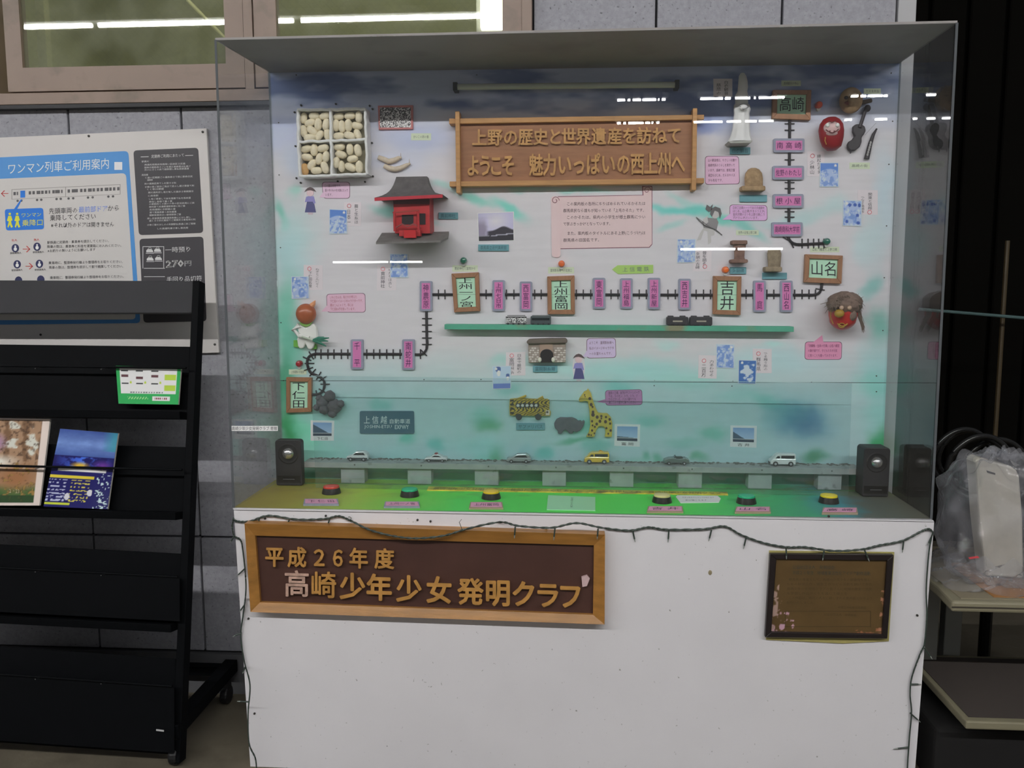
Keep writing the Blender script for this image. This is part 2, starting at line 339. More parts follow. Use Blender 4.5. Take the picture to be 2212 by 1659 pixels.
# dark yard side on the right
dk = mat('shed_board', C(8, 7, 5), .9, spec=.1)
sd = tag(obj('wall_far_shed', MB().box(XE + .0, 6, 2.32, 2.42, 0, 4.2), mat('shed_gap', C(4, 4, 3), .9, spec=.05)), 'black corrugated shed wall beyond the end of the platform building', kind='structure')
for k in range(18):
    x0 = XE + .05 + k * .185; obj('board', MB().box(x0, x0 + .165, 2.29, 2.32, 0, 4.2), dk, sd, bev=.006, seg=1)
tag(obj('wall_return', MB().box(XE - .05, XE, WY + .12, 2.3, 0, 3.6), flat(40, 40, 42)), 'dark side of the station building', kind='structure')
t = thing('handrail', 'thin pale rail crossing the dark background above the bagged device', 'rail')
a, b = aty(1985, 668, 1.6), aty(2300, 694, 1.6)
obj('bar', MB().tube([a, b], .007, 8), flat(70, 92, 92, .4), t)
obj('post', MB().tube([(b[0] - .05, 1.62, 0), (b[0] - .05, 1.62, b[2])], .012, 8), flat(60, 52, 40, .5), t)
t2 = aty(2165, 700, 1.7); obj('post', MB().tube([(t2[0], 1.7, 0), (t2[0], 1.7, aty(2170, 520, 1.7)[2])], .010, 8), flat(66, 55, 36, .5), t)
# ================================================================ DISPLAY CASE
white_m = mat('white_painted_ply', C(192, 190, 193), .55, var=.045, scale=3, bump=.12, bscale=25, var2=(C(118, 116, 112), 85., .70, .78))
ac = clear('clear_acrylic', (.99, .995, .995), .006, (.6, .62, .62))
case = thing('display_case', 'large clear-fronted display case on a white painted plywood cabinet', 'display case')
tl, tr = aty(465, 87, 0), aty(2068, 50, 0); bl, br = aty(504, 1096, 0), aty(2012, 1123, 0)
cl, cr = aty(505, 1103, 0), aty(2018, 1128, 0); c2l, c2r = aty(541, 1659, 0), aty(1977, 1659, 0)
def low(a, b, z): t = (z - a[2]) / (b[2] - a[2]); return a + (b - a) * t
fl_, fr_ = low(cl, c2l, .0), low(cr, c2r, .0)
obj('front_panel', MB().ext([cl, cr, fr_, fl_], (0, .012, 0)), white_m, case)
sm = MB()
sm.hexa([v + np.array([0, .0125, -.013 if v[2] > .3 else 0]) for v in (cl, cl + (0.012, 0, 0), fl_ + (.012, 0, 0), fl_)], [v + np.array([0, .37, -.013 if v[2] > .3 else 0]) for v in (cl, cl + (0.012, 0, 0), fl_ + (.012, 0, 0), fl_)])
obj('side_panel', sm, white_m, case)
sm = MB(); sm.hexa([v + np.array([0, .0125, -.013 if v[2] > .3 else 0]) for v in (cr - (0.012, 0, 0), cr, fr_, fr_ - (.012, 0, 0))], [v + np.array([0, .37, -.013 if v[2] > .3 else 0]) for v in (cr - (0.012, 0, 0), cr, fr_, fr_ - (.012, 0, 0))])
obj('side_panel', sm, white_m, case)
obj('lip', MB().ext([aty(503, 1097, -.003), aty(2016, 1124, -.003), aty(2018, 1127, -.003), aty(504, 1101, -.003)], (0, .018, 0)), mat('lip_paint', C(188, 187, 190), .6), case)
for x, y in ((537, 1336), (550, 1541), (1981, 1329), (573, 1120), (704, 1114), (902, 1123), (930, 1126), (1180, 1140), (1790, 1115)):
    obj('screw', MB().lathe([(.0005, .0035), (.0028, .003), (.0032, 0)], aty(x, y, 0), 'y', 10), SC, case)
for x, y in ((1534, 1237),):
    obj('chip', MB().ball(aty(x, y, 0), (.005, .003, .007), 8, 5), flat(120, 110, 85), case, label='small chip in the white paint')
# deck (painted plywood) - paint laid out along and across the deck
def deckc(U, V):
    X = 500 + U * 1515; Yp = V
    stops = [(500, (120, 108, 48)), (640, (128, 122, 52)), (760, (132, 160, 52)), (900, (92, 172, 60)), (1010, (66, 176, 70)), (1480, (64, 180, 66)), (1560, (62, 172, 76)), (1680, (50, 150, 88)), (1780, (48, 135, 98)), (1850, (52, 118, 130)), (1900, (74, 82, 78)), (2015, (78, 76, 66))]
    n = (fbm(U * 8, V * 2, 3, 3) - .5) * 90; xs = [s[0] for s in stops]
    c = [np.interp(X + n, xs, [s[1][k] for s in stops]) for k in range(3)]
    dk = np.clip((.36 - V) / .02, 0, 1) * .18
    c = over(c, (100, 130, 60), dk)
    d = np.clip((fbm(U * 10, V * 3, 4, 9) - .56) * 4, 0, .5) * np.clip(1.1 - V * 1.6, 0, 1); c = over(c, (95, 92, 62), d)
    return c
d0, d1 = aty(504, 1096, 0), aty(2012, 1123, 0)
DL, DR = d0[0], d1[0]
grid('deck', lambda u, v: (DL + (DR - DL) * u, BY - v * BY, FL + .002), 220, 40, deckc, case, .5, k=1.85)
obj('deck_board', MB().box(DL, DR, .004, BY + .01, FL - .012, FL + .0005), white_m, case)
obj('deck_batten', MB().box(DL + .05, DR - .05, .288, .291, FL + .0005, FL + .0035), flat(55, 100, 55), case, label='thin joint strip across the green deck')
# back boards
BL_, BR_ = [(583, 160), (612, 1052)], [(1943, 140), (1905, 1060)]
blobs = [  # x y rx ry angle colour strength
 (600, 290, 70, 40, 0, (170, 180, 215), .8), (650, 345, 40, 30, 0, (165, 185, 215), .5), (900, 300, 90, 30, 5, (160, 172, 210), .75), (850, 345, 60, 20, 0, (175, 185, 215), .5), (1515, 270, 35, 20, 0, (90, 110, 185), .75), (1530, 285, 20, 12, 0, (100, 118, 190), .5),
 (1560, 240, 60, 50, 0, (130, 150, 200), .5), (606, 455, 11, 20, 0, (85, 185, 160), .8), (612, 482, 13, 16, 0, (110, 200, 180), .6), (645, 412, 14, 16, 0, (120, 200, 180), .6), (640, 500, 50, 60, 0, (160, 205, 205), .6), (625, 560, 45, 60, 0, (150, 205, 210), .6),
 (618, 690, 28, 90, 0, (90, 190, 160), .85), (640, 760, 40, 60, 0, (80, 180, 150), .7), (612, 830, 18, 60, 0, (40, 150, 100), .8), (628, 930, 22, 60, 8, (30, 145, 75), 1.), (660, 935, 30, 50, 0, (95, 210, 165), .8), (690, 985, 60, 40, 0, (120, 205, 180), .6), (700, 880, 50, 40, 0, (120, 190, 175), .6),
 (885, 462, 60, 9, 12, (90, 195, 180), .75), (860, 452, 40, 12, 0, (110, 195, 180), .5), (1030, 425, 40, 9, 25, (90, 195, 175), .75), (1105, 450, 40, 12, 28, (80, 200, 180), .8), (1250, 412, 60, 6, 5, (90, 200, 180), .6), (1140, 405, 40, 7, 0, (110, 190, 175), .5), (960, 400, 30, 8, 20, (120, 200, 185), .5),
 (1440, 452, 55, 8, 3, (80, 200, 190), .8), (1500, 447, 50, 10, -5, (70, 195, 185), .8), (1470, 430, 30, 8, 25, (120, 200, 190), .5), (1560, 470, 60, 12, 15, (80, 195, 175), .8), (1620, 500, 40, 12, 30, (90, 190, 175), .7), (1720, 470, 80, 16, -10, (120, 205, 200), .35), (1445, 485, 30, 7, -20, (120, 200, 190), .5),
 (1912, 420, 25, 90, 0, (165, 200, 215), .6), (1880, 520, 30, 60, 0, (160, 205, 210), .5), (1880, 615, 20, 22, 0, (110, 180, 175), .8), (1905, 700, 22, 40, 0, (100, 180, 165), .85), (1900, 800, 40, 60, 0, (130, 205, 205), .6), (1895, 900, 35, 40, 0, (120, 205, 195), .6), (1898, 960, 20, 30, 0, (40, 160, 90), .9), (1885, 830, 40, 25, 0, (110, 200, 185), .6), (1900, 1000, 20, 30, 0, (90, 190, 140), .6), (1800, 440, 30, 20, 0, (150, 205, 205), .4),
 (1380, 800, 140, 24, 0, (120, 205, 200), .55), (1340, 838, 40, 16, 0, (80, 190, 180), .6), (1680, 780, 120, 30, 0, (150, 205, 210), .5), (1440, 745, 30, 10, 0, (150, 210, 205), .5), (1680, 748, 20, 8, 0, (150, 210, 205), .6), (1490, 820, 60, 20, 0, (130, 200, 190), .5), (1100, 780, 40, 14, 0, (130, 200, 190), .5), (1200, 795, 60, 16, 0, (150, 210, 205), .5), (760, 815, 120, 20, 0, (170, 195, 200), .4), (1660, 870, 40, 14, 20, (80, 180, 165), .6),
 (1050, 915, 28, 15, 2, (80, 160, 115), .9), (1035, 895, 30, 22, 0, (95, 185, 165), .5), (1078, 980, 19, 17, 0, (75, 155, 110), 1.), (1045, 990, 22, 14, 0, (110, 195, 175), .6), (1240, 950, 38, 7, 0, (80, 160, 125), .8), (1255, 915, 35, 22, 0, (75, 185, 160), .6), (1180, 975, 16, 16, 0, (70, 180, 165), .7), (1145, 965, 14, 14, 0, (120, 185, 190), .5), (1285, 965, 24, 16, 0, (75, 180, 165), .6), (950, 958, 20, 14, 0, (60, 180, 165), .6), (885, 952, 18, 12, 0, (60, 180, 150), .6), (820, 880, 22, 12, 0, (80, 180, 165), .5),
 (1390, 985, 11, 10, 0, (80, 160, 130), .8), (1420, 988, 12, 10, 0, (80, 165, 130), .8), (1520, 990, 14, 10, 0, (85, 165, 125), .8), (1738, 915, 52, 34, 0, (60, 120, 160), .95), (1700, 895, 50, 30, 0, (70, 150, 160), .6), (1760, 985, 28, 12, -10, (60, 140, 100), .9), (1545, 935, 26, 16, 0, (80, 180, 150), .6), (1490, 960, 40, 14, 0, (100, 185, 165), .4), (1370, 1000, 60, 12, 0, (110, 190, 160), .4), (1100, 840, 30, 14, 0, (90, 175, 165), .5), (1400, 905, 30, 16, 0, (80, 180, 165), .5),
 (1040, 965, 60, 26, 0, (120, 205, 195), .5), (860, 985, 60, 20, 0, (130, 200, 190), .4), (1600, 850, 60, 18, 0, (110, 190, 180), .4)]
def boardc(X, Y):
    wx = X + (fbm(X / 60, Y / 60, 1, 11) - .5) * 46; wy = Y + (fbm(X / 60, Y / 60, 1, 17) - .5) * 34
    c = blank(X, (194, 190, 196))
    top = np.clip((300 - wy) / 90, 0, 1); c = over(c, (150, 168, 208), top * .75)
    st = np.clip((fbm(X / 220, Y / 60, 1.6, 5) - .5) * 5, 0, 1) * np.clip((290 - Y) / 60, 0, 1); c = over(c, (70, 92, 150), st * .75)
    low_ = np.clip((wy - 745) / 110, 0, 1); c = over(c, (146, 192, 194), low_ * .75)
    for (x, y, rx, ry, an, cc, s_) in blobs:
        ca, sa = math.cos(math.radians(an)), math.sin(math.radians(an)); dx, dy = wx - x, wy - y
        r2 = ((dx * ca + dy * sa) / rx) ** 2 + ((-dx * sa + dy * ca) / ry) ** 2
        c = over(c, cc, np.exp(-r2 ** 1.4 * .9) * s_)
    c = over(c, (35, 115, 85), np.clip((Y - 1012) / 10, 0, 1) * .85)
    br = (fbm(X / 90, Y / 9, 1.5, 23) - .5) * 8
    g_ = sum(c) / 3; c = [v * .82 + g_ * .17 for v in c]
    return [v + br for v in c]
SEAM = lambda u: 822 + (827 - 822) * u
def board_grid(name, top, bot, ny, d):
    def PX(u, v):
        a = top(u); b = bot(u); y = a + (b - a) * v
        xl = 583 + (612 - 583) * (y - 160) / 892.; xr = 1943 + (1905 - 1943) * (y - 140) / 920.
        return xl + (xr - xl) * u, y
    def cf(U, V):
        A = top(U); Bt = bot(U); Y = A + (Bt - A) * V; xl = 583 + 29 * (Y - 160) / 892.; xr = 1943 - 38 * (Y - 140) / 920.
        return boardc(xl + (xr - xl) * U, Y)
    o = grid(name, lambda u, v: B(*PX(u, v), d), 420, ny, cf, case, .55)
    return o
o1 = board_grid('back_board', lambda u: 156 - 20 * u, lambda u: SEAM(u) - .6, 210, 0); o1['label'] = 'upper painted back board, blue and white'
o2 = board_grid('back_board', lambda u: SEAM(u) + .6, lambda u: 1046 + 14 * u, 80, 0); o2['label'] = 'lower painted back board, pale turquoise'
a, b, c, d = B(578, 150), B(1948, 130), B(1903, 1064), B(615, 1050)
obj('back_sheet', MB().ext([a + (0, .002, 0), b + (0, .002, 0), c + (0, .002, 0), d + (0, .002, 0)], (0, .012, 0)), flat(60, 70, 70), case)
for x, y in ((602, 265), (603, 378), (606, 535), (607, 697), (1928, 262), (1920, 355), (1915, 488), (1910, 600), (1907, 714), (1893, 812), (1893, 846), (1414, 822), (1413, 833), (1583, 824), (1581, 834), (1753, 826), (1076, 805), (1039, 820), (612, 822), (605, 1040), (916, 820), (1030, 162), (1925, 158), (640, 162)):
    obj('screw', MB().lathe([(.0004, .002), (.0016, .0018), (.0018, 0)], B(x, y, .0), 'y', 8), SC, case)
# top board, a grey sheet
tbl, tbr = aty(583, 157, BY), aty(1943, 137, BY)
topm = mat('grey_top_sheet', C(125, 121, 119), .6, var=.06, scale=3, var2=(C(108, 104, 103), 8., .5, .8))
zt = np.array([0, 0, .006])
obj('top_board', MB().hexa([tl, tr, tbr, tbl], [v + zt for v in (tl, tr, tbr + (0, 0, 0), tbl)]), topm, case)
# acrylic: front sheet and two side sheets with milky sawn edges
edge_m = mat('acrylic_edge', C(74, 77, 80), .8, spec=.1)
obj('front_pane', MB().ext([tl + (0, -.005, 0), tr + (0, -.005, 0), br + (0, -.005, 0), bl + (0, -.005, 0)], (0, .005, 0)), ac, case)
for nm, (A, Bt, s_) in (('l', (tl, bl, 1)), ('r', (tr, br, -1))):
    back = np.array([0, BY + .0, 0]); A2 = np.array([A[0], 0, A[2] - .0005]); B2 = np.array([Bt[0], 0, FL + .003])
    xb_t = (tbl if s_ > 0 else tbr)[0]; xb_b = aty(612 if s_ > 0 else 1905, 1052, BY)[0]
    Ab = np.array([xb_t, BY, tbl[2] if s_ > 0 else tbr[2]]); Bb = np.array([xb_b, BY, FL + .003]); dx = np.array([.006 * s_, 0, 0])
    obj('side_pane', MB().hexa([A2, Ab, Bb, B2], [v + dx for v in (A2, Ab, Bb, B2)]), ac, case)
    obj('pane_edge', MB().hexa([A2 - (0, .0062, 0), A2 - (0, .0062, 0) + dx, B2 - (0, .0062, 0) + dx, B2 - (0, .0062, 0)], [A2 - (0, .0052, 0), A2 - (0, .0052, 0) + dx, B2 - (0, .0052, 0) + dx, B2 - (0, .0052, 0)]), edge_m, case)
# sticker on the pane
st_ = thing('sticker', 'narrow white sticker with black lettering low on the case front', 'sticker')
FS = lambda x, y, d=0.: aty(x, y, -.0054 - d)
plate('sheet', R4(499, 920, 600, 931), FS, 0, .0004, flat(205, 205, 205), st_)
obj('lettering', line(MB(), '高崎少年少女発明クラブ 寄贈', 501, 925.5, 598, 925.5, 9, FS, .0006, bold=.01), INK, st_)
# inner acrylic sheet in front of the lower board
ia = thing('acrylic_sheet', 'clear hazy acrylic sheet standing in front of the little elevated road', 'acrylic sheet')
yI = float(atz(1200, 1064, FL)[1])
a, b, c, d = aty(672, 812, yI), aty(1840, 828, yI), aty(1832, 1069, yI), aty(682, 1056, yI)
c[2] = d[2] = FL + .004
obj('sheet', MB().ext([a, b, c, d], (0, .003, 0)), clear('hazy_acrylic', (.92, .965, .97), .028, (.5, .6, .62)), ia)
obj('sheet_edge', MB().ext([aty(672, 811.5, yI - .001), aty(1840, 827.5, yI - .001), aty(1840, 828.6, yI - .001), aty(672, 812.6, yI - .001)], (0, .001, 0)), flat(150, 175, 178), ia)
# faint unlit tube high on the board
ft = thing('fluorescent_lamp', 'long unlit fluorescent tube on clips across the top of the painted board', 'lamp')
a, b = B(984, 188, .03), B(1462, 183, .03)
obj('tube', MB().tube([a, b], .0085, 14), mat('dead_tube', (.62, .66, .60), .25), ft, smooth=True)
for p_ in (a, b):
    obj('end_cap', MB().box(p_[0] - .006, p_[0] + .006, BY - .042, BY - .001, p_[2] - .011, p_[2] + .011), flat(40, 42, 45), ft)
# ================================================================ TITLE SIGN
wood_l = mat('light_wood', C(168, 124, 76), .55, var=.18, scale=12, stretch=(1, 8, 8), bump=.1)
wood_m = mat('wood_panel', C(136, 92, 60), .5, var=.16, scale=10, stretch=(1, 6, 9), bump=.08)
wood_c = mat('cut_letter_wood', C(172, 128, 72), .5, var=.2, scale=40)
ts = thing('title_sign', 'long carved wooden title sign with crossing bars and two rows of raised letters', 'sign')
plate('panel', [(988, 262), (1501, 254), (1501, 392), (990, 399)], B, .0, .022, wood_m, ts)
for q in ([(970, 256), (1521, 247.5), (1521, 258), (970, 267.5)], [(971, 392), (1521, 384.5), (1521, 395.5), (971, 403)]):
    plate('bar', q, B, .0, .036, wood_l, ts, bev=.0015)
for q in ([(983, 240), (992.5, 240), (995, 417), (985.5, 417)], [(1497, 233.5), (1506.5, 233.5), (1504, 411), (1494, 411)]):
    plate('bar', q, B, .002, .042, wood_l, ts, bev=.0015)
def letter(s, cx, cy, w_, h_, d, t, m, par, bold=.02, surf=B, sk=0.):
    q = [(cx - w_ / 2, cy - h_ / 2 - sk * w_ / 2), (cx + w_ / 2, cy - h_ / 2 + sk * w_ / 2), (cx + w_ / 2, cy + h_ / 2 + sk * w_ / 2), (cx - w_ / 2, cy + h_ / 2 - sk * w_ / 2)]
    return obj('letter', tmb(MB(), s, q, surf, d, t, bold=bold, res=2, em='cell'), m, par)
for ch, x in zip('上野の歴史と世界遺産を訪ねて', (288, 415, 545, 668, 793, 912, 1025, 1145, 1272, 1405, 1525, 1645, 1772, 1895)):
    X_ = 960 + x / 3.814; letter(ch, X_, 294.5 - (X_ - 1240) * .012, 33, 38, .022, .009, wood_c, ts, .022)
for ch, x in zip('ようこそ魅力いっぱいの西上州へ', (237, 335, 425, 525, 755, 868, 990, 1108, 1225, 1350, 1475, 1590, 1700, 1815, 1925)):
    X_ = 960 + x / 3.814; letter(ch, X_, 355 - (X_ - 1240) * .012, 31 if ch not in 'い' else 33, 50, .022, .009, wood_c, ts, .022)
# ================================================================ STATION PLATES ON THE LINE
pinkm = mat('pink_print', C(192, 110, 162), .45, var=.03); greym = mat('grey_plate', C(132, 134, 152), .55, var=.08, scale=60)
greenp = mat('pale_green_print', C(165, 210, 178), .5); framw = mat('station_frame_wood', C(140, 100, 72), .5, var=.15, scale=20, stretch=(6, 1, 1))
GP = 'pink station name plates along the model railway line'
def vplate(name_s, cx, y0, y1, where):
    t = thing('station_plate', 'upright pink station plate ' + where, 'name plate', GP)
    plate('backing', rrect(R4(cx - 13.5, y0, cx + 13.5, y1), 4), B, 0, .008, greym, t)
    plate('print', R4(cx - 9, y0 + 4.5, cx + 9, y1 - 4.5), B, .008, .0006, pinkm, t)
    obj('lettering', col_text(MB(), name_s, cx, y0 + 6, cx, y1 - 6, 13, B, .0092, bold=.008), flat(60, 25, 70), t)
for s_, cx, y0, y1, wh in (('神農原', 920, 607, 672, 'reading three characters, at the bend where the line turns down'), ('上州七日市', 1077, 605, 672, 'with five characters, above the zebra-patterned train'),
    ('西富岡', 1136, 608, 672, 'between the five-character plate and the framed middle station'), ('東富岡', 1294, 600, 667, 'just beyond the framed middle station, under the pink scroll'),
    ('上州福島', 1353, 601, 667, 'with four characters, directly below the tip of the green arrow'), ('上州新屋', 1413, 600, 668, 'with four characters, next to the blunt end of the green arrow'),
    ('西吉井', 1479, 602, 669, 'with shiny wrap, above the two black locomotives'), ('馬　庭', 1641, 606, 674, 'in shiny wrap with two characters, after the framed two-character station'),
    ('西山名', 1699, 606, 674, 'in shiny wrap, last one before the line bends up'), ('千　平', 771, 733, 798, 'with two wide-spaced characters on the lower stretch of line'), ('南蛇井', 882, 733, 799, 'with three characters on the lower stretch, before the bend')):
    vplate(s_.replace('　', ' '), cx, y0, y1, wh)
for s_, x0, y0, x1, y1, wh in (('南 高 崎', 1671, 299, 1738, 329, 'topmost of the four lying plates, below the framed terminus'), ('佐野のわたし', 1669, 358, 1737, 388, 'with mixed characters, second below the framed terminus'),
    ('根 小 屋', 1670, 419, 1736, 449, 'with three characters, third below the framed terminus'), ('高崎商科大学前', 1667, 480, 1734, 511, 'with seven tight characters, where the vertical line ends in a bend')):
    t = thing('station_plate', 'lying pink station plate ' + wh, 'name plate', GP)
    plate('backing', rrect(R4(x0, y0, x1, y1), 4), B, 0, .008, greym, t)
    plate('print', R4(x0 + 5, y0 + 5, x1 - 5, y1 - 5), B, .008, .0006, pinkm, t)
    obj('lettering', line(MB(), s_, x0 + 7, (y0 + y1) / 2, x1 - 7, (y0 + y1) / 2, 15, B, .0092, bold=.008), flat(60, 25, 70), t)
def fplate(s_, q, wh, horiz=False):
    t = thing('framed_station_plate', 'wood-framed pale green station plate ' + wh, 'name plate', 'wood-framed main station plates')
    q = [np.array(p, float) for p in q]; cx = sum(q) / 4; b_ = 9
    i_ = [bil(q, *uv) for uv in ((.15, .12), (.85, .12), (.85, .88), (.15, .88))] if not horiz else [bil(q, *uv) for uv in ((.12, .15), (.88, .15), (.88, .82), (.12, .82))]
    for k in range(4):
        plate('frame_rail', [q[k], q[(k + 1) % 4], i_[(k + 1) % 4], i_[k]], B, 0, .014, framw, t, bev=.001, seg=1)
    plate('print', i_, B, .0, .007, greenp, t)
    w0 = (i_[1] - i_[0])[0]
    if horiz:
        c0 = (i_[0] + i_[3]) / 2; c1 = (i_[1] + i_[2]) / 2; obj('lettering', line(MB(), s_, c0[0] + 5, c0[1], c1[0] - 5, c1[1], (i_[3] - i_[0])[1] * .82, B, .0078, bold=.004, res=2), INK, t)
    else:
        a_ = (i_[0] + i_[1]) / 2; b2 = (i_[2] + i_[3]) / 2; obj('lettering', col_text(MB(), s_, a_[0], a_[1], b2[0], b2[1], w0 * .78, B, .0078, bold=.004, res=2), INK, t)
fplate('上州一ノ宮', [(975, 591), (1034, 588), (1037, 672), (981, 675)], 'tilted, with five stacked characters')
fplate('上州富岡', [(1182, 597), (1241, 595), (1242, 679), (1183, 679)], 'with four stacked characters, in the middle of the line')
fplate('吉井', [(1541, 596), (1602, 597), (1600, 681), (1540, 679)], 'with two large stacked characters')
fplate('下仁田', [(618, 815), (673, 816), (672, 890), (618, 892)], 'with three stacked characters, beside the grey rocks')
fplate('山名', [(1740, 549), (1821, 552), (1818, 613), (1737, 610)], 'lying format, above the hairy lion mask', True)
fplate('高崎', [(1670, 194), (1753, 194), (1751, 259), (1668, 256)], 'lying format, in shade at the head of the line', True)
# lamps (coloured bulbs)
for (x, y, cc, wh) in ((1002, 563, (40, 105, 85), 'small dark green bulb above the tilted five-character plate'), (1213, 570, (215, 95, 45), 'small orange bulb above the framed middle station'), (1566, 583, (225, 95, 30), 'small bright orange bulb above the framed two-character plate'),
    (1784, 522, (35, 95, 80), 'small dark green bulb at the end of the short branch'), (648, 785, (140, 35, 40), 'small dark red bulb above the three-character framed plate'), (1767, 228, (190, 70, 40), 'small orange-red bulb beside the shaded terminus plate')):
    t = thing('indicator_bulb', wh, 'bulb', 'coloured indicator bulbs on the board')
    p = B(x, y); obj('lens', MB().lathe([(.0098, 0), (.0098, .012), (.0075, .018), (.003, .020)], p, 'y', 18), mat('bulb_%d' % x, C(*cc), .18), t, smooth=True)
    obj('socket', MB().lathe([(.006, 0), (.0055, .008)], p - (0, 0, .011), 'y', 12), flat(175, 175, 172, .3), t)
    # the socket collar peeks out below the lens
# captions (pale green slips)
capm = mat('caption_slip', C(186, 196, 172), .5)
for (x0, y0, x1, y1, tx, wh) in ((977, 573, 1032, 587, '貫前神社と富岡から', 'above the tilted framed station'), (1184, 577, 1240, 591, '富岡製糸場への玄関口', 'under the orange bulb in the middle'),
    (1750, 533, 1813, 545, '山名八幡宮と上野三碑', 'above the framed plate by the lion mask'), (624, 798, 662, 809, '上信電鉄の終着駅', 'under the dark red bulb'), (1688, 174, 1730, 186, '高崎観光の中心', 'in the shade above the terminus plate'),
    (1866, 191, 1903, 203, 'だるま弁当', 'in the shade beside the round wooden mask'), (1835, 351, 1879, 365, '高崎の街', 'below the woodwind model'), (1590, 497, 1639, 508, '世界の記憶上野三碑', 'above the brown monument'), (888, 288, 931, 303, 'かいこの卵の蚕', 'near the seed picture')):
    t = thing('caption_slip', 'pale green caption slip ' + wh, 'caption')
    plate('slip', R4(x0, y0, x1, y1), B, 0, .0008, capm, t)
    obj('lettering', line(MB(), tx, x0 + 5, (y0 + y1) / 2, x1 - 5, (y0 + y1) / 2, 7, B, .0011, bold=.01), flat(90, 100, 90), t)
tealm = mat('teal_label', C(92, 140, 150), .55, var=.08, scale=50)
for (x0, y0, x1, y1, tx, wh) in ((947, 459, 989, 473, '貫前神社', 'beside the red shrine model'), (1033, 528, 1099, 542, '群馬県立近代美術館', 'under the grey building photograph'), (1151, 790, 1204, 804, '富岡製糸場', 'under the brick gate model'),
    (1115, 914, 1177, 929, 'サファリバス', 'under the striped bus'), (1577, 318, 1621, 333, '白衣観音', 'under the white statue'), (1598, 421, 1657, 436, '', 'blank, under the single round-topped stone'), (1577, 577, 1612, 592, '多胡碑', 'beside the orange bulb'), (1647, 589, 1700, 603, '', 'blank, under the second round-topped stone')):
    t = thing('name_label', 'teal block label ' + wh, 'label')
    plate('block', R4(x0, y0, x1, y1), B, 0, .006, tealm, t, bev=.0006, seg=1)
    if tx: obj('lettering', line(MB(), tx, x0 + 5, (y0 + y1) / 2, x1 - 5, (y0 + y1) / 2, 10, B, .0064, bold=.01), flat(50, 90, 98), t)
# line arrow
ga = thing('arrow_sign', 'small light green arrow sign pointing towards the mountains end', 'sign')
plate('board', [(1322, 582), (1334, 573), (1411, 572), (1411, 590), (1335, 592)], B, 0, .002, flat(152, 185, 98), ga)
obj('lettering', line(MB(), '上 信 電 鉄', 1345, 582, 1402, 581, 11, B, .0026), flat(110, 125, 110), ga)
# ================================================================ RAILWAY LINE
rail_m = mat('black_rail', C(38, 34, 38), .6, var=.2, scale=60)
trk = thing('railway_line', 'black model railway line with cross ties winding over the painted board', 'model railway')
def arc(p0, p1, p2, n=6): return [tuple((1 - t) ** 2 * np.array(p0) + 2 * t * (1 - t) * np.array(p1) + t * t * np.array(p2)) for t in np.linspace(0, 1, n)]
segs = [[(1706, 256), (1704, 511)], [(1702, 508)] + arc((1702, 510), (1706, 529), (1728, 528)) + [(1786, 525)],
        [(1776, 608)] + arc((1775, 618), (1774, 637), (1756, 637)) + [(1500, 637), (1200, 636), (934, 636)],
        [(921, 670), (922, 730)] + arc((923, 742), (922, 768), (902, 766)) + [(880, 765), (681, 764)] + arc((681, 764), (660, 768), (664, 788))[1:] + arc((664, 790), (668, 808), (682, 810))[1:] + arc((684, 810), (706, 820), (700, 838))[1:] + arc((700, 840), (694, 854), (674, 852))[1:]]
for sg in segs:
    mb = MB(); mb.tube([B(x, y, .003) for x, y in sg], .0042, 6); obj('rail', mb, rail_m, trk)
ties = [((1706, y), 0) for y in (267, 281, 345, 394, 407, 457, 469)]
ties += [((x, 526), 1) for x in (1733, 1746, 1758, 1769, 1780)]
ties += [((x, 636), 1) for x in (947, 961, 1050, 1064, 1094, 1110, 1155, 1169, 1245, 1260, 1276, 1320, 1335, 1381, 1396, 1443, 1459, 1504, 1520, 1535, 1612, 1627, 1657, 1672, 1717, 1733, 1748, 1762)]
ties += [((922, y), 0) for y in (688, 702, 716, 730, 744)]
ties += [((x, 765), 1) for x in (693, 708, 721, 737, 751, 792, 807, 820, 835, 849, 864, 908)]
for (x, y), vert in ties:
    e = (1.1, 10.5) if vert else (10.5, 1.1)
    plate('sleeper', R4(x - e[0], y - e[1], x + e[0], y + e[1]), B, 0, .0035, rail_m, trk)
for (x, y, an) in ((915, 762, 45), (672, 768, 60), (663, 775, 25), (668, 785, 0), (666, 797, -20), (675, 805, -50), (688, 812, -60), (697, 818, -35), (702, 830, 0), (697, 845, 30), (684, 853, 80), (1700, 517, 30), (1710, 527, 60), (1772, 625, 10), (681, 764, 95)):
    a = math.radians(an); dx, dy = math.cos(a) * 10, math.sin(a) * 10; nx, ny = -math.sin(a) * 1.1, math.cos(a) * 1.1
    plate('sleeper', [(x - dx - nx, y - dy - ny), (x + dx - nx, y + dy - ny), (x + dx + nx, y + dy + ny), (x - dx + nx, y - dy + ny)], B, 0, .0035, rail_m, trk)
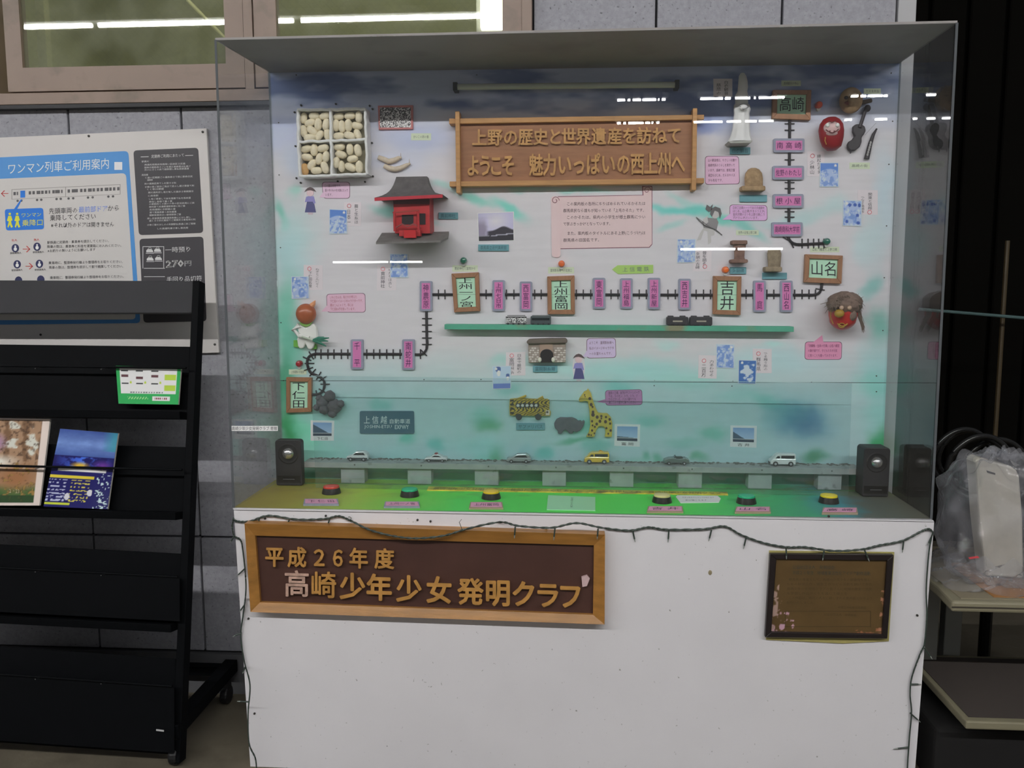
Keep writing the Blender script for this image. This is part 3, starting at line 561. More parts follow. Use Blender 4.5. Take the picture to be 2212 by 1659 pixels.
# green shelf and trains
shf = thing('narrow_shelf', 'long narrow green painted ledge carrying the little trains', 'shelf')
gs = mat('green_shelf', C(75, 150, 125), .6, var=.12, scale=8, var2=(C(120, 120, 95), 9., .58, .7))
plate('ledge', [(960, 700.5), (1715, 705.5), (1715, 717), (960, 711.5)], B, 0, .042, gs, shf, bev=.001)
def train(x0, x1, y0, y1, kind, label):
    t = thing('toy_train_car', label, 'toy train', 'little trains on the green ledge'); dep = .042; th = .020
    f = lambda x, y, d=0.: B(x, y, .010 + d)
    if kind == 'zebra':
        def cf(U, V):
            c = blank(U, (215, 215, 215)); s_ = (np.sin(U * 34 + 7 * fbm(U * 4, V * 3, 2, 3) * 4) > .1) * 1.; c = over(c, (28, 26, 30), s_)
            c = over(c, (30, 30, 34), (V < .14) * 1.); c = over(c, (95, 95, 98), (V > .82) * 1.); return c
        grid('side', lambda u, v: f(x0 + (x1 - x0) * u, y0 + 3 + (y1 - y0 - 4) * v, th + .0006), 60, 18, cf, t, .4)
        plate('body', rrect(R4(x0, y0 + 2, x1, y1 - 1), 2), f, 0, th, flat(190, 190, 190, .4), t, bev=.002)
        plate('roof', rrect(R4(x0 + 3, y0, x1 - 3, y0 + 3), 1), f, .002, th - .004, flat(110, 112, 112), t)
    elif kind == 'grey':
        plate('body', rrect(R4(x0, y0 + 2, x1, y1 - 1), 2), f, 0, th, mat('train_dark_%s' % kind, C(62, 70, 72), .4), t, bev=.002)
        plate('roof', rrect(R4(x0 + 3, y0, x1 - 3, y0 + 3), 1), f, .002, th - .004, flat(95, 100, 100), t)
        plate('window_band', R4(x0 + 3, y0 + 6, x1 - 3, y0 + 11), f, th, .0006, flat(30, 34, 36, .2), t)
    else:
        plate('body', rrect(R4(x0, y0 + 3, x1, y1 - 1), 3), f, 0, th, mat('loco_black', C(46, 44, 48), .45), t, bev=.002)
        plate('roof_box', rrect(R4(x0 + 3, y0 + .5, x0 + 15, y0 + 4), 1), f, .003, th - .006, flat(52, 50, 54), t); plate('roof_box', rrect(R4(x1 - 18, y0 + .5, x1 - 6, y0 + 4), 1), f, .003, th - .006, flat(52, 50, 54), t)
        plate('number_strip', R4((x0 + x1) / 2 - 10, y0 + 11, (x0 + x1) / 2 + 11, y0 + 14), f, th, .0006, flat(150, 145, 130), t)
    for i in range(4):
        xx = x0 + 5 + (x1 - x0 - 10) * (i / 3.); p = B(xx, y1 - 1.5, .010 + th); obj('wheel', MB().lathe([(.0032, 0), (.0032, .002)], p, 'y', 10), flat(30, 30, 32), t)
train(1092.5, 1137, 681, 701.5, 'zebra', 'toy train car with black and white streaks')
train(1146, 1190, 681, 702, 'grey', 'dark grey toy train car behind the streaked one')
train(1440, 1487, 681.5, 703.5, 'loco', 'black toy locomotive, the one nearer the streaked cars'); train(1490.5, 1539, 681.5, 704, 'loco', 'black toy locomotive, the one nearer the end of the ledge')
# ================================================================ SPEECH BUBBLES
def bubble(q, tail, cc, lines_, label, ic=(95, 60, 85), r=7, h=7):
    t = thing('speech_bubble', label, 'speech bubble', 'paper speech bubbles'); q = [np.array(p, float) for p in q]
    out = [tuple(q_) for q_ in rrect([tuple(p) for p in q], r)]; cen = sum(q) / 4
    grow = lambda k: [tuple(cen + (np.array(p) - cen) * (1 + k / np.array([(q[1] - q[0])[0], (q[3] - q[0])[1]]))) for p in out]
    plate('outline', grow(2.2), B, 0, .0006, flat(110, 85, 100), t)
    plate('paper', out, B, .0006, .0006, flat(*cc, .5), t)
    if tail:
        (tx, ty), a_, b_ = tail; plate('tail', [(tx, ty), a_, b_], B, .0006, .0008, flat(*cc, .5), t)
    n = len(lines_); mb = MB()
    full = max(len(s_) for s_ in lines_)
    for i, s_ in enumerate(lines_):
        v = (i + .75) / (n + .5); a_, b_ = bil(q, .08, v), bil(q, .08 + .86 * len(s_) / full, v); line(mb, s_, a_[0], a_[1], b_[0], b_[1], h, B, .0016, bold=.005)
    obj('lettering', mb, flat(*ic), t)
bubble([(696, 394), (755, 394), (755, 428), (699, 428)], ((690, 426), (698, 415), (704, 427)), (222, 172, 195), ['この繭は本物です。', '繭の中のものを大事にとって', 'います。'], 'pink speech bubble under the tray of cocoons')
bubble([(706, 636), (788, 634), (789, 674), (707, 674)], ((694, 673), (706, 660), (712, 673)), (226, 168, 188), ['しもにたんは、私たちが考えた', '下仁田のイメージキャラクターです。', '頭はこんにゃくで、手には', '下仁田ねぎを持っています。'], 'pink speech bubble beside the round-headed clay figure', (150, 60, 80))
bubble([(1268, 732), (1329, 731), (1330, 772), (1268, 773)], ((1259, 771), (1268, 757), (1274, 771)), (190, 172, 215), ['ようこそ　富岡製糸場へ', '私はイメージキャラクタ', 'ーのお富ちゃんです。'], 'lilac speech bubble beside the brick gate model')
bubble([(1308, 844), (1386, 842), (1387, 874), (1309, 875)], ((1289, 868), (1308, 862), (1309, 871)), (166, 112, 158), ['富岡の工場、自然がサファリパーク', 'では、ライオン、トラ、シカ、ゾ', 'ウなどがいる。バスの餌やりも', '楽しいので遊びに来てください'], 'deep mauve speech bubble beside the giraffe', (60, 18, 55))
bubble([(1524, 338), (1595, 338), (1597, 397), (1524, 398)], None, (222, 165, 192), ['山の観音様は、やさしいお顔で', '高崎市民のくらしを見守って', 'います。高崎では、群馬交響', '楽団をはじめ、だるまやパス', 'タも有名です。'], 'square pink notice between the title sign and the round-topped stone')
bubble([(1577, 443), (1656, 444), (1657, 476), (1577, 476)], ((1560, 475), (1577, 462), (1585, 474)), (205, 160, 205), ['日本三古碑の一つである多胡碑を', 'はじめ、山上碑(やまのうえひ)', '金井沢碑の三つを上野三碑(こう', 'ずけさんぴ)といいます。'], 'mauve speech bubble beside the grey archer cut-out')
bubble([(1740, 739), (1818, 739), (1817, 776), (1739, 776)], ((1776, 724), (1756, 740), (1779, 740)), (205, 135, 168), ['「流鏑馬・古来の行事」山名八幡宮', 'の獅子頭です。子どもたちが元気', 'に育つことを願ってかざります。'], 'dark pink speech bubble below the lion mask', (110, 40, 80))
# pink scroll
sc_ = thing('scroll_notice', 'pink paper scroll notice with black text under the title sign', 'notice')
pk = flat(222, 180, 182, .55); ln = flat(120, 70, 85)
plate('outline', [(1204, 424), (1388, 421), (1387, 402), (1409, 402)] + [(1409, 528), (1403, 535)] + [(1208, 538)], B, 0, .0006, ln, sc_)
plate('sheet', [(1205, 425.5), (1390, 422), (1389, 404), (1398, 402.5), (1407.5, 404), (1408, 527), (1402, 533.5), (1208, 536.5)], B, .0006, .0006, pk, sc_)
plate('roll', rrect([(1190, 424), (1209, 424), (1211, 556), (1192, 556)], 8), B, 0, .004, pk, sc_)
p = B(1199.5, 433, .005); obj('curl', MB().tube([p + (math.cos(a) * (.012 - a * .0012), 0, math.sin(a) * (.012 - a * .0012)) for a in np.linspace(0, 7.5, 26)], .0008, 5), ln, sc_)
p = B(1398, 411, .003); obj('curl', MB().tube([p + (math.cos(a) * (.011 - a * .0012), 0, math.sin(a) * (.011 - a * .0012)) for a in np.linspace(0, 7, 24)], .0008, 5), ln, sc_)
mb = MB()
for s_, x0, x1, y in (('この案内板の各所にちりばめられているかるたは', 1225, 1394, 440), ('群馬県民なら誰もが知っている「上毛かるた」です。', 1217, 1391, 454.5), ('このかるたは、県内の小学生が郷土群馬につい', 1225, 1394, 469), ('て学ぶきっかけとなっています。', 1217, 1318, 483.5), ('また、案内板のタイトルにある上野(こうづけ)は', 1226, 1394, 503.5), ('群馬県の旧国名です。', 1217, 1294, 518.5)):
    line(mb, s_, x0, y + .5, x1, y - .5, 8.6, B, .0016, bold=.012)
obj('lettering', mb, flat(60, 35, 40), sc_)
# ================================================================ KARUTA CARDS
def pic_card(q, seed, label, kind=0):
    t = thing('picture_card', label, 'card', 'blue picture cards'); q = [np.array(p, float) for p in q]
    plate('sleeve', [tuple(p) for p in q], B, .0012, .0008, flat(185, 195, 210, .2), t)
    def cf(U, V):
        c = blank(U, (152, 170, 212)); a = fbm(U * 3, V * 4, 1.5, seed); c = over(c, (100, 130, 188), np.clip((a - .46) * 9, 0, 1) * .8)
        b_ = fbm(U * 5, V * 6, 1.7, seed + 9); c = over(c, (188, 198, 222), np.clip((b_ - .55) * 10, 0, 1) * .8)
        if kind == 1: c = over(c, (84, 122, 190), np.clip((.38 - V + .12 * np.sin(U * 3.1) * -1) * 30, 0, 1)); 
        if kind == 2: c = over(blank(U, (66, 104, 164)), (182, 192, 215), np.clip((.34 - np.hypot((U - .52) / 1., (V - .5) / 1.1) + .16 * (a - .5) * 4) * 20, 0, 1))
        if kind == 3:
            for (x, y) in ((.35, .17), (.65, .15), (.9, .17), (.2, .85), (.85, .9), (.8, .58)): c = over(c, (50, 80, 160), (np.hypot(U - x, (V - y) * 1.4) < .1) * .9)
        if kind == 4: c = over(blank(U, (165, 185, 225)), (70, 90, 140), ((np.hypot(U - .3, (V - .12) * 1.2) < .16) | (np.hypot(U - .85, (V - .42) * 1.2) < .11)) * .9); c = over(c, (225, 228, 235), (np.hypot((U - .33) / .8, (V - .3)) < .13) | (np.hypot((U - .85) / .8, (V - .55)) < .1)); c = over(c, (80, 100, 170), (V > .78) * .8)
        c = over(c, (235, 235, 240), (np.hypot(U - (.85 if seed % 2 else .18), (V - .1) * 1.35) < .075) * 1.)
        return c
    grid('print', lambda u, v: B(*bil(q, .04 + .92 * u, .03 + .94 * v), .0024), 30, 38, cf, t, .3)
def read_card(q, cols_, label, mk=0):
    t = thing('reading_card', label, 'card', 'white reading cards with brush lettering'); q = [np.array(p, float) for p in q]
    plate('card', [tuple(p) for p in q], B, 0, .0008, flat(200, 192, 197, .35), t)
    o_ = B(*bil(q, .5, .5)); mb = MB(); s_ = cols_
    W_ = np.linalg.norm(q[1] - q[0])
    for x_, y0, y1, tx, sz in s_:
        a_, b_ = bil(q, x_, y0), bil(q, x_, y1); col_text(mb, tx, a_[0], a_[1], b_[0], b_[1], W_ * sz, B, .0012, bold=.0)
    obj('lettering', mb, flat(70, 68, 75), t)
    if mk is not None:
        p = B(*bil(q, *mk), .0012) if mk else B(*bil(q, .3, .15), .0012)
        obj('seal', MB().tube([p + (math.cos(a) * .0055, 0, math.sin(a) * .0055) for a in np.linspace(0, 2 * math.pi, 15)], .0009, 4), flat(205, 120, 130), t)
read_card([(743, 437), (780, 437), (780, 488), (743, 488)], [(.72, .08, .92, '繭と生糸は', .24), (.28, .3, .95, '日本一', .24)], 'white reading card overlapping a blue card, beside the pink bubble by the cocoons')
pic_card([(711, 451), (750, 453), (750, 505), (711, 506)], 3, 'blue picture card beneath the cocoon tray, near the red shrine', 1)
read_card([(656, 572), (697, 573), (697, 626), (656, 627)], [(.72, .12, .9, 'ねぎとこんにゃく', .2), (.35, .25, .9, '下仁田名産', .2)], 'white reading card above the round-headed clay figure')
pic_card([(629, 597), (667, 597), (668, 645), (630, 646)], 4, 'pale blue picture card above the round-headed clay figure')
read_card([(815, 573), (856, 573), (856, 627), (814, 628)], [(.68, .12, .9, 'ゆかりは古し', .2), (.3, .25, .9, '貫前神社', .24)], 'white reading card between the red shrine and the three-character plate')
pic_card([(842, 548), (881, 548), (882, 600), (843, 600)], 5, 'blue picture card crossed by a light reflection, below the red shrine')
read_card([(1093, 761), (1135, 760), (1135, 811), (1092, 811)], [(.68, .08, .92, '日本で最初の', .24), (.3, .25, .95, '富岡製糸', .28)], 'white reading card beside the brick gate model')
pic_card([(1063, 791), (1104, 790), (1104, 840), (1064, 841)], 6, 'pale blue picture card with two figures, below the brick gate', 4)
read_card([(1498, 540), (1537, 540), (1536, 586), (1497, 586)], [(.62, .05, .72, '昔を語る', .26), (.25, .1, .9, '多胡の古碑', .24)], 'white reading card overlapping the blue card below the archer cut-out', (.65, .78))
pic_card([(1463, 516), (1503, 516), (1502, 567), (1462, 568)], 8, 'blue picture card below the archer cut-out, light streak across it')
read_card([(1744, 327), (1781, 327), (1781, 381), (1744, 381)], [(.68, .12, .9, '縁起だるま', .24), (.28, .35, .92, '少林山', .28)], 'white reading card under the red round doll', (.3, .18))
pic_card([(1771, 351), (1812, 351), (1812, 404), (1770, 404)], 9, 'blue picture card with a darker sky, under the red round doll', 1)
read_card([(1853, 410), (1896, 411), (1896, 464), (1852, 463)], [(.62, .1, .8, '関東と信越', .22), (.25, .25, .95, 'つなぐ高崎市', .2)], 'white reading card near the board edge, below the woodwind model', (.6, .9))
pic_card([(1821, 432), (1862, 433), (1861, 489), (1820, 488)], 10, 'blue spotted picture card near the board edge', 3)
read_card([(1509, 767), (1549, 768), (1548, 818), (1508, 817)], [(.72, .2, .92, '力あわせる', .26), (.3, .38, .95, '二百万', .26)], 'white reading card below the locomotives, lower of the pair', (.3, .24))
pic_card([(1547, 743), (1587, 744), (1586, 796), (1547, 795)], 11, 'blue picture card with a big character, below the locomotives')
read_card([(1626, 753), (1667, 754), (1667, 806), (1626, 806)], [(.68, .12, .9, 'つる舞う形の', .22), (.3, .35, .92, '群馬県', .26)], 'white reading card beside the dark blue card with a white shape', (.3, .2))
pic_card([(1595, 777), (1635, 778), (1633, 830), (1594, 829)], 12, 'dark blue picture card with a large white shape', 2)
read_card([(1541, 170), (1582, 170), (1582, 209), (1541, 209)], [(.68, .1, .9, '白衣観音', .24), (.28, .25, .9, '慈悲の', .26)], 'dim white reading card beside the shaded head of the statue', None)
# photographs
def photo(q, cf, label, cap=None):
    t = thing('photograph', label, 'photograph'); q = [np.array(p, float) for p in q]
    plate('print_paper', [tuple(p) for p in q], B, 0, .001, flat(205, 208, 212, .4), t)
    m = (.1, .1, .9, .76) if cap else (.02, .02, .98, .98)
    grid('image', lambda u, v: B(*bil(q, m[0] + (m[2] - m[0]) * u, m[1] + (m[3] - m[1]) * v), .0014), 44, 34, cf, t, .35)
    if cap: a, b = bil(q, .28, .89), bil(q, .74, .89); obj('lettering', line(MB(), cap, a[0], a[1], b[0], b[1], 7, B, .0014, bold=.01), INK, t)
def ph0(U, V):
    c = over(blank(U, (176, 172, 200)), (200, 196, 220), np.clip(1 - np.hypot(U - .5, V - .3) * 2, 0, 1))
    c = over(c, (120, 110, 130), np.clip((.25 - U + .1 * fbm(U * 5, V * 5, 2, 2)) * 8, 0, 1) * np.clip((V - .1) * 3, 0, 1) * .7)
    top_ = .64 - .16 * np.exp(-((U - .72) / .22) ** 2); c = over(c, (52, 48, 58), np.clip((V - top_) * 30, 0, 1) * np.clip((U - .22) * 12, 0, 1))
    c = over(c, (46, 44, 52), (V > .80) * 1.); c = over(c, (160, 160, 175), (np.abs(V - .86 + .10 * U) < .016) * (U > .35) * 1.); c = over(c, (190, 190, 202), (np.abs(V - .83) < .012) * (U < .3) * .6); return c
photo([(1031, 460), (1110, 457), (1111, 520), (1033, 522)], ph0, 'photograph of a low dark building under a pale sky')
def mkph(seed, hill):
    def f(U, V):
        c = over(blank(U, (120, 150, 190)), (165, 185, 210), V); h = hill(U) + .05 * fbm(U * 6, U * 0, 2, seed)
        c = over(c, (62, 82, 102), (V > h) * 1.); c = over(c, (215, 218, 222), (np.abs(V - .80) < .022) * 1.); c = over(c, (38, 52, 70), (V > .82) * 1.); return c
    return f
photo([(671, 908), (722, 909), (721, 952), (671, 952)], mkph(1, lambda U: .12 + .75 * U), 'small white-bordered photograph of a mountain slope, beside the rocks', '下仁田')
photo([(1328, 916), (1383, 917), (1382, 965), (1327, 963)], mkph(2, lambda U: .66 + .1 * U), 'small white-bordered photograph of a plain, beside the giraffe', '富 岡')
photo([(1578, 919), (1635, 920), (1634, 967), (1577, 965)], mkph(3, lambda U: .25 + .9 * np.clip(U, 0, .6)), 'small white-bordered photograph of sky and a branch, above the vans end of the road', '吉 井')
# seeds picture
t = thing('framed_picture', 'small picture of black and white seed speckle in a reddish frame', 'picture')
plate('frame', [(816, 228), (892, 227), (892, 279), (818, 280)], B, 0, .007, flat(170, 105, 105), t, bev=.001)
def sd_(U, V): n = fbm(U * 26, V * 18, 1.6, 4); c = over(blank(U, (60, 55, 58)), (205, 200, 200), np.clip((n - .5 + (V - .45) * .16) * 14, 0, 1)); return c
grid('image', lambda u, v: B(820.5 + 67 * u, 232 + 43.5 * v, .0076), 90, 60, sd_, t, .35)
# highway sign
t = thing('highway_sign', 'dark teal motorway sign with white characters and Latin lettering', 'sign')
plate('board', rrect([(777, 888), (894, 888), (895, 937), (777, 937)], 4), B, 0, .004, mat('sign_teal', C(50, 88, 104), .5), t)
mb = MB(); line(mb, '上 信 越', 786, 907, 836, 907, 18, B, .0046, bold=.006); line(mb, '自動車道', 842, 910, 886, 910, 11, B, .0046, bold=.0); tmb(mb, 'JOSHIN-ETSU', [(787, 918), (846, 918), (846, 927), (787, 927)], B, .0046); tmb(mb, 'EXPWY', [(853, 918), (883, 918), (883, 927), (853, 927)], B, .0046)
obj('lettering', mb, flat(190, 205, 208), t)
# ================================================================ COCOON TRAY
tray = thing('cocoon_tray', 'shallow cloth-rimmed tray in four compartments hung on the board', 'tray')
cream = mat('cloth_rim', C(216, 214, 210), .8, var=.08, scale=80, bump=.4, bscale=200); inn = flat(150, 145, 125, .8)
tq = [np.array(p, float) for p in ((643, 238), (789, 235), (793, 376), (647, 381))]; TD = .05
obj('base', MB().ext([np.array([B(*p, TD)[0], BY - .004, B(*p, TD)[2]]) for p in tq], (0, .003, 0)), inn, tray)
def rim(u0, v0, u1, v1):
    n = 14; pth = []; 
    for i in range(n + 1):
        s_ = i / n; a = bil(tq, u0 + (u1 - u0) * s_, v0 + (v1 - v0) * s_); a = a + np.array([random.uniform(-1.1, 1.1), random.uniform(-1.1, 1.1)]); pth.append(a)
    mb = MB(); wd = 1.9
    for i in range(n):
        a, b = pth[i], pth[i + 1]; d_ = (b - a) / np.linalg.norm(b - a); nn = np.array([-d_[1], d_[0]]) * wd
        pts = [a + nn, b + nn, b - nn, a - nn]; mb.ext([B(*p, TD) for p in pts], (0, TD - .004, 0))
    m2 = MB().tube([B(*p, TD) for p in pth], .0042, 7); mb.add(m2.v, m2.f); return mb
for uv in ((0, 0, 1, 0), (1, 0, 1, 1), (0, 1, 1, 1), (0, 0, 0, 1)): obj('rim', rim(*uv), cream, tray)
obj('divider', rim(.49, 0, .48, 1), cream, tray); obj('divider', rim(0, .48, 1, .47), cream, tray)
for x, y in ((637, 243), (651, 228), (726, 225), (799, 229), (805, 236), (639, 316), (804, 309), (641, 385), (650, 395), (730, 392), (789, 393), (806, 381)):
    obj('nail', MB().lathe([(.0004, .006), (.0028, .005), (.003, 0)], B(x, y), 'y', 8), SC, tray)
cg = MB().ball((0, 0, 0), (.0172, .0105, .0112), 18, 12, lambda d: 1 - .10 * math.exp(-(d[0] / .35) ** 2)); cocm = mat('cocoon_silk', C(205, 194, 170), .75, var=.08, scale=120, bump=.3, bscale=300)
cme = mesh(cg, 'cocoon', cocm, smooth=True); brn = mesh(cg, 'cocoon', mat('brown_cocoon', C(188, 150, 100), .7, var=.12, scale=90), smooth=True)
CO = {'upper compartment by the frame picture side': [], }
comp = {
 'in the tray compartment farthest from the seed picture, top': [(290, 415, 80), (390, 395, 0), (490, 395, 15), (350, 460, 20), (425, 475, 85), (500, 475, 75), (290, 540, 100), (370, 535, -35), (345, 600, 5), (435, 580, 50), (512, 570, 95)],
 'in the top tray compartment next to the seed picture': [(620, 400, 5), (725, 395, 5), (808, 405, 90), (595, 485, 90), (650, 495, 95), (710, 485, 90), (790, 488, -10), (620, 585, 3), (722, 580, -20), (798, 570, 115)],
 'in the bottom tray compartment that holds the brown one': [(315, 705, 15), (388, 715, 85), (470, 700, 15), (320, 785, -8), (435, 800, 75), (498, 780, 80), (365, 855, 50), (410, 910, 5), (488, 880, 110), (300, 900, 95)],
 'in the bottom tray compartment next to the shrine roof': [(625, 688, 5), (725, 710, 90), (800, 720, 100), (640, 760, -15), (750, 800, 10), (598, 835, 85), (645, 870, 95), (730, 878, -25), (812, 875, 90)]}
for k, L_ in comp.items():
    for i, (x, y, an) in enumerate(L_):
        brown = (x, y) == (300, 900)
        o = bpy.data.objects.new('cocoon', brn if brown else cme); COL.objects.link(o); p = B(590 + x / 4.367, 160 + y / 4.367, .030 + (i % 3) * .003)
        o.location = tuple(p); o.rotation_euler = (0, -math.radians(an), 0); o['placed'] = 1
        s_ = random.uniform(.97, 1.08); o.scale = (s_, s_, s_)
        tag(o, 'tan brown silk cocoon, the only dark one in the tray' if brown else 'cream silk cocoon ' + k, 'cocoon', 'silk cocoons ' + k)
# silkworms
for pts, lb in (([(817, 340), (826, 343), (840, 349), (852, 346), (862, 341), (867, 341)], 'pale curved silkworm model, the upper of two'), ([(830, 358), (840, 363), (853, 366), (866, 363), (878, 357), (886, 353)], 'pale curved silkworm model, the lower of two')):
    t = thing('silkworm', lb, 'silkworm', 'two silkworm models')
    n = 24; path = [B(np.interp(s_, np.linspace(0, 1, 6), [p[0] for p in pts]), np.interp(s_, np.linspace(0, 1, 6), [p[1] for p in pts]), .006) for s_ in np.linspace(0, 1, n)]
    obj('body', MB().tube(path, [.0035 + .0042 * math.sin(math.pi * min(1, .15 + i / n)) ** .5 + (.0006 if i % 2 else 0) for i in range(n)], 10), mat('worm', C(190, 176, 158), .6, var=.15, scale=80), t, smooth=True)
    e = path[-2]; obj('horn', MB().tube([e, e + (0, 0, .014)], [.0012, .0004], 5), flat(150, 130, 110), t)
# ================================================================ RED SHRINE
sh = thing('shrine_model', 'red shrine model with a dark thatched roof on a grey base', 'model building')
red = mat('shrine_red', C(158, 22, 26), .5, var=.08, scale=20); dr = mat('shrine_roof', C(88, 84, 84), .8, var=.2, scale=50, bump=.5, bscale=120); dkk = flat(38, 30, 32, .8)
rp = [(856, 382), (922, 381), (926, 391), (936, 404), (953, 416), (955, 420), (809, 427), (824, 416), (842, 402), (850, 392)]
yF = .11
r0 = [aty(x, y, BY - .02) if y < 395 else aty(x, y, BY - .035) for x, y in rp]
# hipped roof: ridge near the wall, eaves forward
ridge_l, ridge_r = aty(856, 382, BY - .03), aty(922, 381, BY - .03); el, er = aty(809, 427, BY - yF), aty(956, 420, BY - yF)
mb = MB(); prof = []
for i in range(9):
    s_ = i / 8; k = s_ ** .75
    a = ridge_l + (el - ridge_l) * s_; b = ridge_r + (er - ridge_r) * s_; sag = -.012 * math.sin(math.pi * s_)
    a = a + (0, 0, sag) ; b = b + (0, 0, sag); a[0] += .010 * math.sin(math.pi * s_); b[0] -= .010 * math.sin(math.pi * s_); prof.append((a, b))
n = len(prof)
mb.add([p for ab in prof for p in ab] + [np.array([prof[i][j][0], BY, prof[i][j][2]]) for i in range(n) for j in (0, 1)],
  [(2 * i, 2 * i + 1, 2 * i + 3, 2 * i + 2) for i in range(n - 1)] + [(2 * i, 2 * i + 2, 2 * i + 2 + 2 * n, 2 * i + 2 * n) for i in range(n - 1)] + [(2 * i + 1, 2 * i + 1 + 2 * n, 2 * i + 3 + 2 * n, 2 * i + 3) for i in range(n - 1)] + [(0, 2 * n, 2 * n + 1, 1), (2 * n - 2, 2 * n - 1, 4 * n - 1, 4 * n - 2)])
obj('roof', mb, dr, sh)
obj('eave_board', MB().ext([el + (0, -.001, 0), er + (0, -.001, 0), er + (0, -.001, -.009), el + (0, -.001, -.009)], (0, .006, 0)), flat(165, 32, 48), sh)
obj('hall', MB().ext([aty(849, 424, BY - .075), aty(927, 424, BY - .075), aty(929, 504, BY - .075), aty(853, 504, BY - .075)], (0, .075, 0)), red, sh)
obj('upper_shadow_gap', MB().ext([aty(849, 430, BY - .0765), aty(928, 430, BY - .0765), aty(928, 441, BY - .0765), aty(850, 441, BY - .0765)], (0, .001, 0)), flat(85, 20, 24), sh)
f2 = lambda x, y, d=0.: aty(x, y, BY - .076 - d)
for q in (R4(868, 464, 893, 485), R4(902, 461, 919, 485)): plate('opening', q, f2, 0, .001, dkk, sh)
plate('rail', [(848, 458), (905, 453), (905, 455.5), (848, 460.5)], f2, .018, .004, flat(130, 40, 30), sh)
obj('porch_post', MB().tube([f2(852, 457, .02), f2(853, 500, .02)], .004, 8), red, sh); obj('porch_post', MB().tube([f2(903, 457, .02), f2(904, 500, .02)], .004, 8), red, sh)
plate('porch_gable', [(855, 490), (868, 482), (880, 488), (893, 482), (908, 491), (908, 493.5), (893, 485), (880, 491), (868, 485), (855, 493)], f2, .018, .004, flat(120, 50, 48), sh)
plate('offering_box', [(872, 497), (898, 497), (898, 514), (872, 514)], f2, .026, .016, mat('box_red', C(170, 28, 32), .25), sh, bev=.001)
plate('step', [(862, 497), (908, 497), (908, 510), (862, 510)], f2, .0, .024, red, sh)
mb = MB(); zb = aty(885, 512, BY - .07)[2]
pts = [aty(812, 523, BY - .13), aty(952, 519, BY - .13), aty(968, 512, BY - .10), aty(970, 500, BY - .01), aty(825, 503, BY - .01)]
mb.add(pts + [p - np.array([0, 0, .006]) for p in pts], [(0, 1, 2, 3, 4), (9, 8, 7, 6, 5)] + [(i, i + 5, (i + 1) % 5 + 5, (i + 1) % 5) for i in range(5)])
obj('base', mb, mat('base_grey', C(105, 102, 100), .85, var=.15, scale=60, bump=.4), sh)
# ================================================================ MODELS ON THE BOARD
# brick gate
gt = thing('gate_model', 'clay model of a brick mill gate with an arched doorway', 'model building')
br_m = mat('gate_clay', C(135, 122, 112), .7, var=.15, scale=50)
plate('wall', [(1141, 741), (1222, 741), (1222, 783), (1142, 784)], B, 0, .022, br_m, gt, bev=.001, seg=1)
plate('roof', [(1137, 738), (1142, 733), (1180, 731.5), (1222, 731), (1226, 736), (1225, 741), (1180, 742), (1139, 743)], B, 0, .034, flat(98, 88, 80, .7), gt, bev=.003)
for i in range(7):
    for half, (xa, xb) in enumerate(((1142, 1164), (1196, 1222))):
        nb = 4; wd = (xb - xa) / nb
        for k in range(nb):
            x0 = xa + k * wd + (wd / 2 if i % 2 else 0) * .6; plate('brick', R4(x0 + .4, 750.5 + i * 4.7, min(x0 + wd - .4, xb), 750.5 + i * 4.7 + 3.5), B, .022, .0016, flat(185, 178, 172) if (i + k) % 3 else flat(150, 140, 132), gt)
plate('center_bay', R4(1166, 742, 1194, 783), B, .022, .003, flat(150, 128, 112), gt)
arch = [(1167, 783), (1167, 766)] + [(1181 - 14 * math.cos(a), 766 - 12 * math.sin(a)) for a in np.linspace(.2, math.pi - .2, 9)] + [(1195, 766), (1195, 783)]
plate('doorway', arch, B, .025, .004, mat('gate_black', C(38, 36, 36), .3), gt, bev=.001)
for x in (1166, 1195): obj('post_stone', MB().ball(B(x, 777, .03), (.0055, .005, .0075), 10, 7), flat(200, 198, 185), gt, smooth=True)
# round-headed clay figure (plain)
fg = thing('clay_figure', 'clay figure with a plain brown round head, white suit and a green leek', 'figure')
obj('head', MB().ball(B(661, 678, .02), (.031, .022, .031), 24, 16), mat('brown_glaze', C(150, 82, 52), .25, var=.1, scale=30), fg, smooth=True)
obj('head_knob', MB().tube([B(672, 662, .018), B(678, 655, .016), B(681, 649, .012)], [.009, .006, .001], 8), flat(195, 135, 95), fg, smooth=True)
wh = mat('white_clay', C(205, 206, 200), .45)
body = [(640, 700), (652, 703), (660, 708), (668, 702), (676, 698), (683, 706), (685, 728), (680, 738), (676, 752), (670, 756), (664, 753), (659, 742), (655, 752), (648, 754), (643, 748), (641, 733), (645, 722)]
plate('suit', body, B, 0, .018, wh, fg, bev=.004)
obj('arm', MB().tube([B(646, 702, .02), B(634, 713, .022), B(647, 725, .026), B(668, 730, .028)], [.008, .0075, .007, .006], 10), wh, fg, smooth=True)
plate('collar', [(645, 697), (676, 695), (668, 704), (660, 706), (652, 703)], B, .018, .004, flat(110, 150, 70), fg)
plate('cape', [(634, 735), (643, 735), (646, 751), (634, 749)], B, 0, .008, flat(95, 155, 60), fg); plate('cape', [(672, 742), (683, 744), (684, 754), (672, 755)], B, 0, .008, flat(95, 155, 60), fg)
obj('leek_stalk', MB().tube([B(652, 727, .034), B(676, 735, .034)], .003, 8), flat(170, 180, 165), fg)
for e in ((711, 730), (709, 737), (705, 748), (700, 728)): obj('leek_leaf', MB().tube([B(676, 735, .033), B((676 + e[0]) / 2, (735 + e[1]) / 2 - 1, .034), B(*e, .03)], [.004, .005, .0015], 7), mat('leek', C(35, 105, 85), .5), fg, smooth=True)
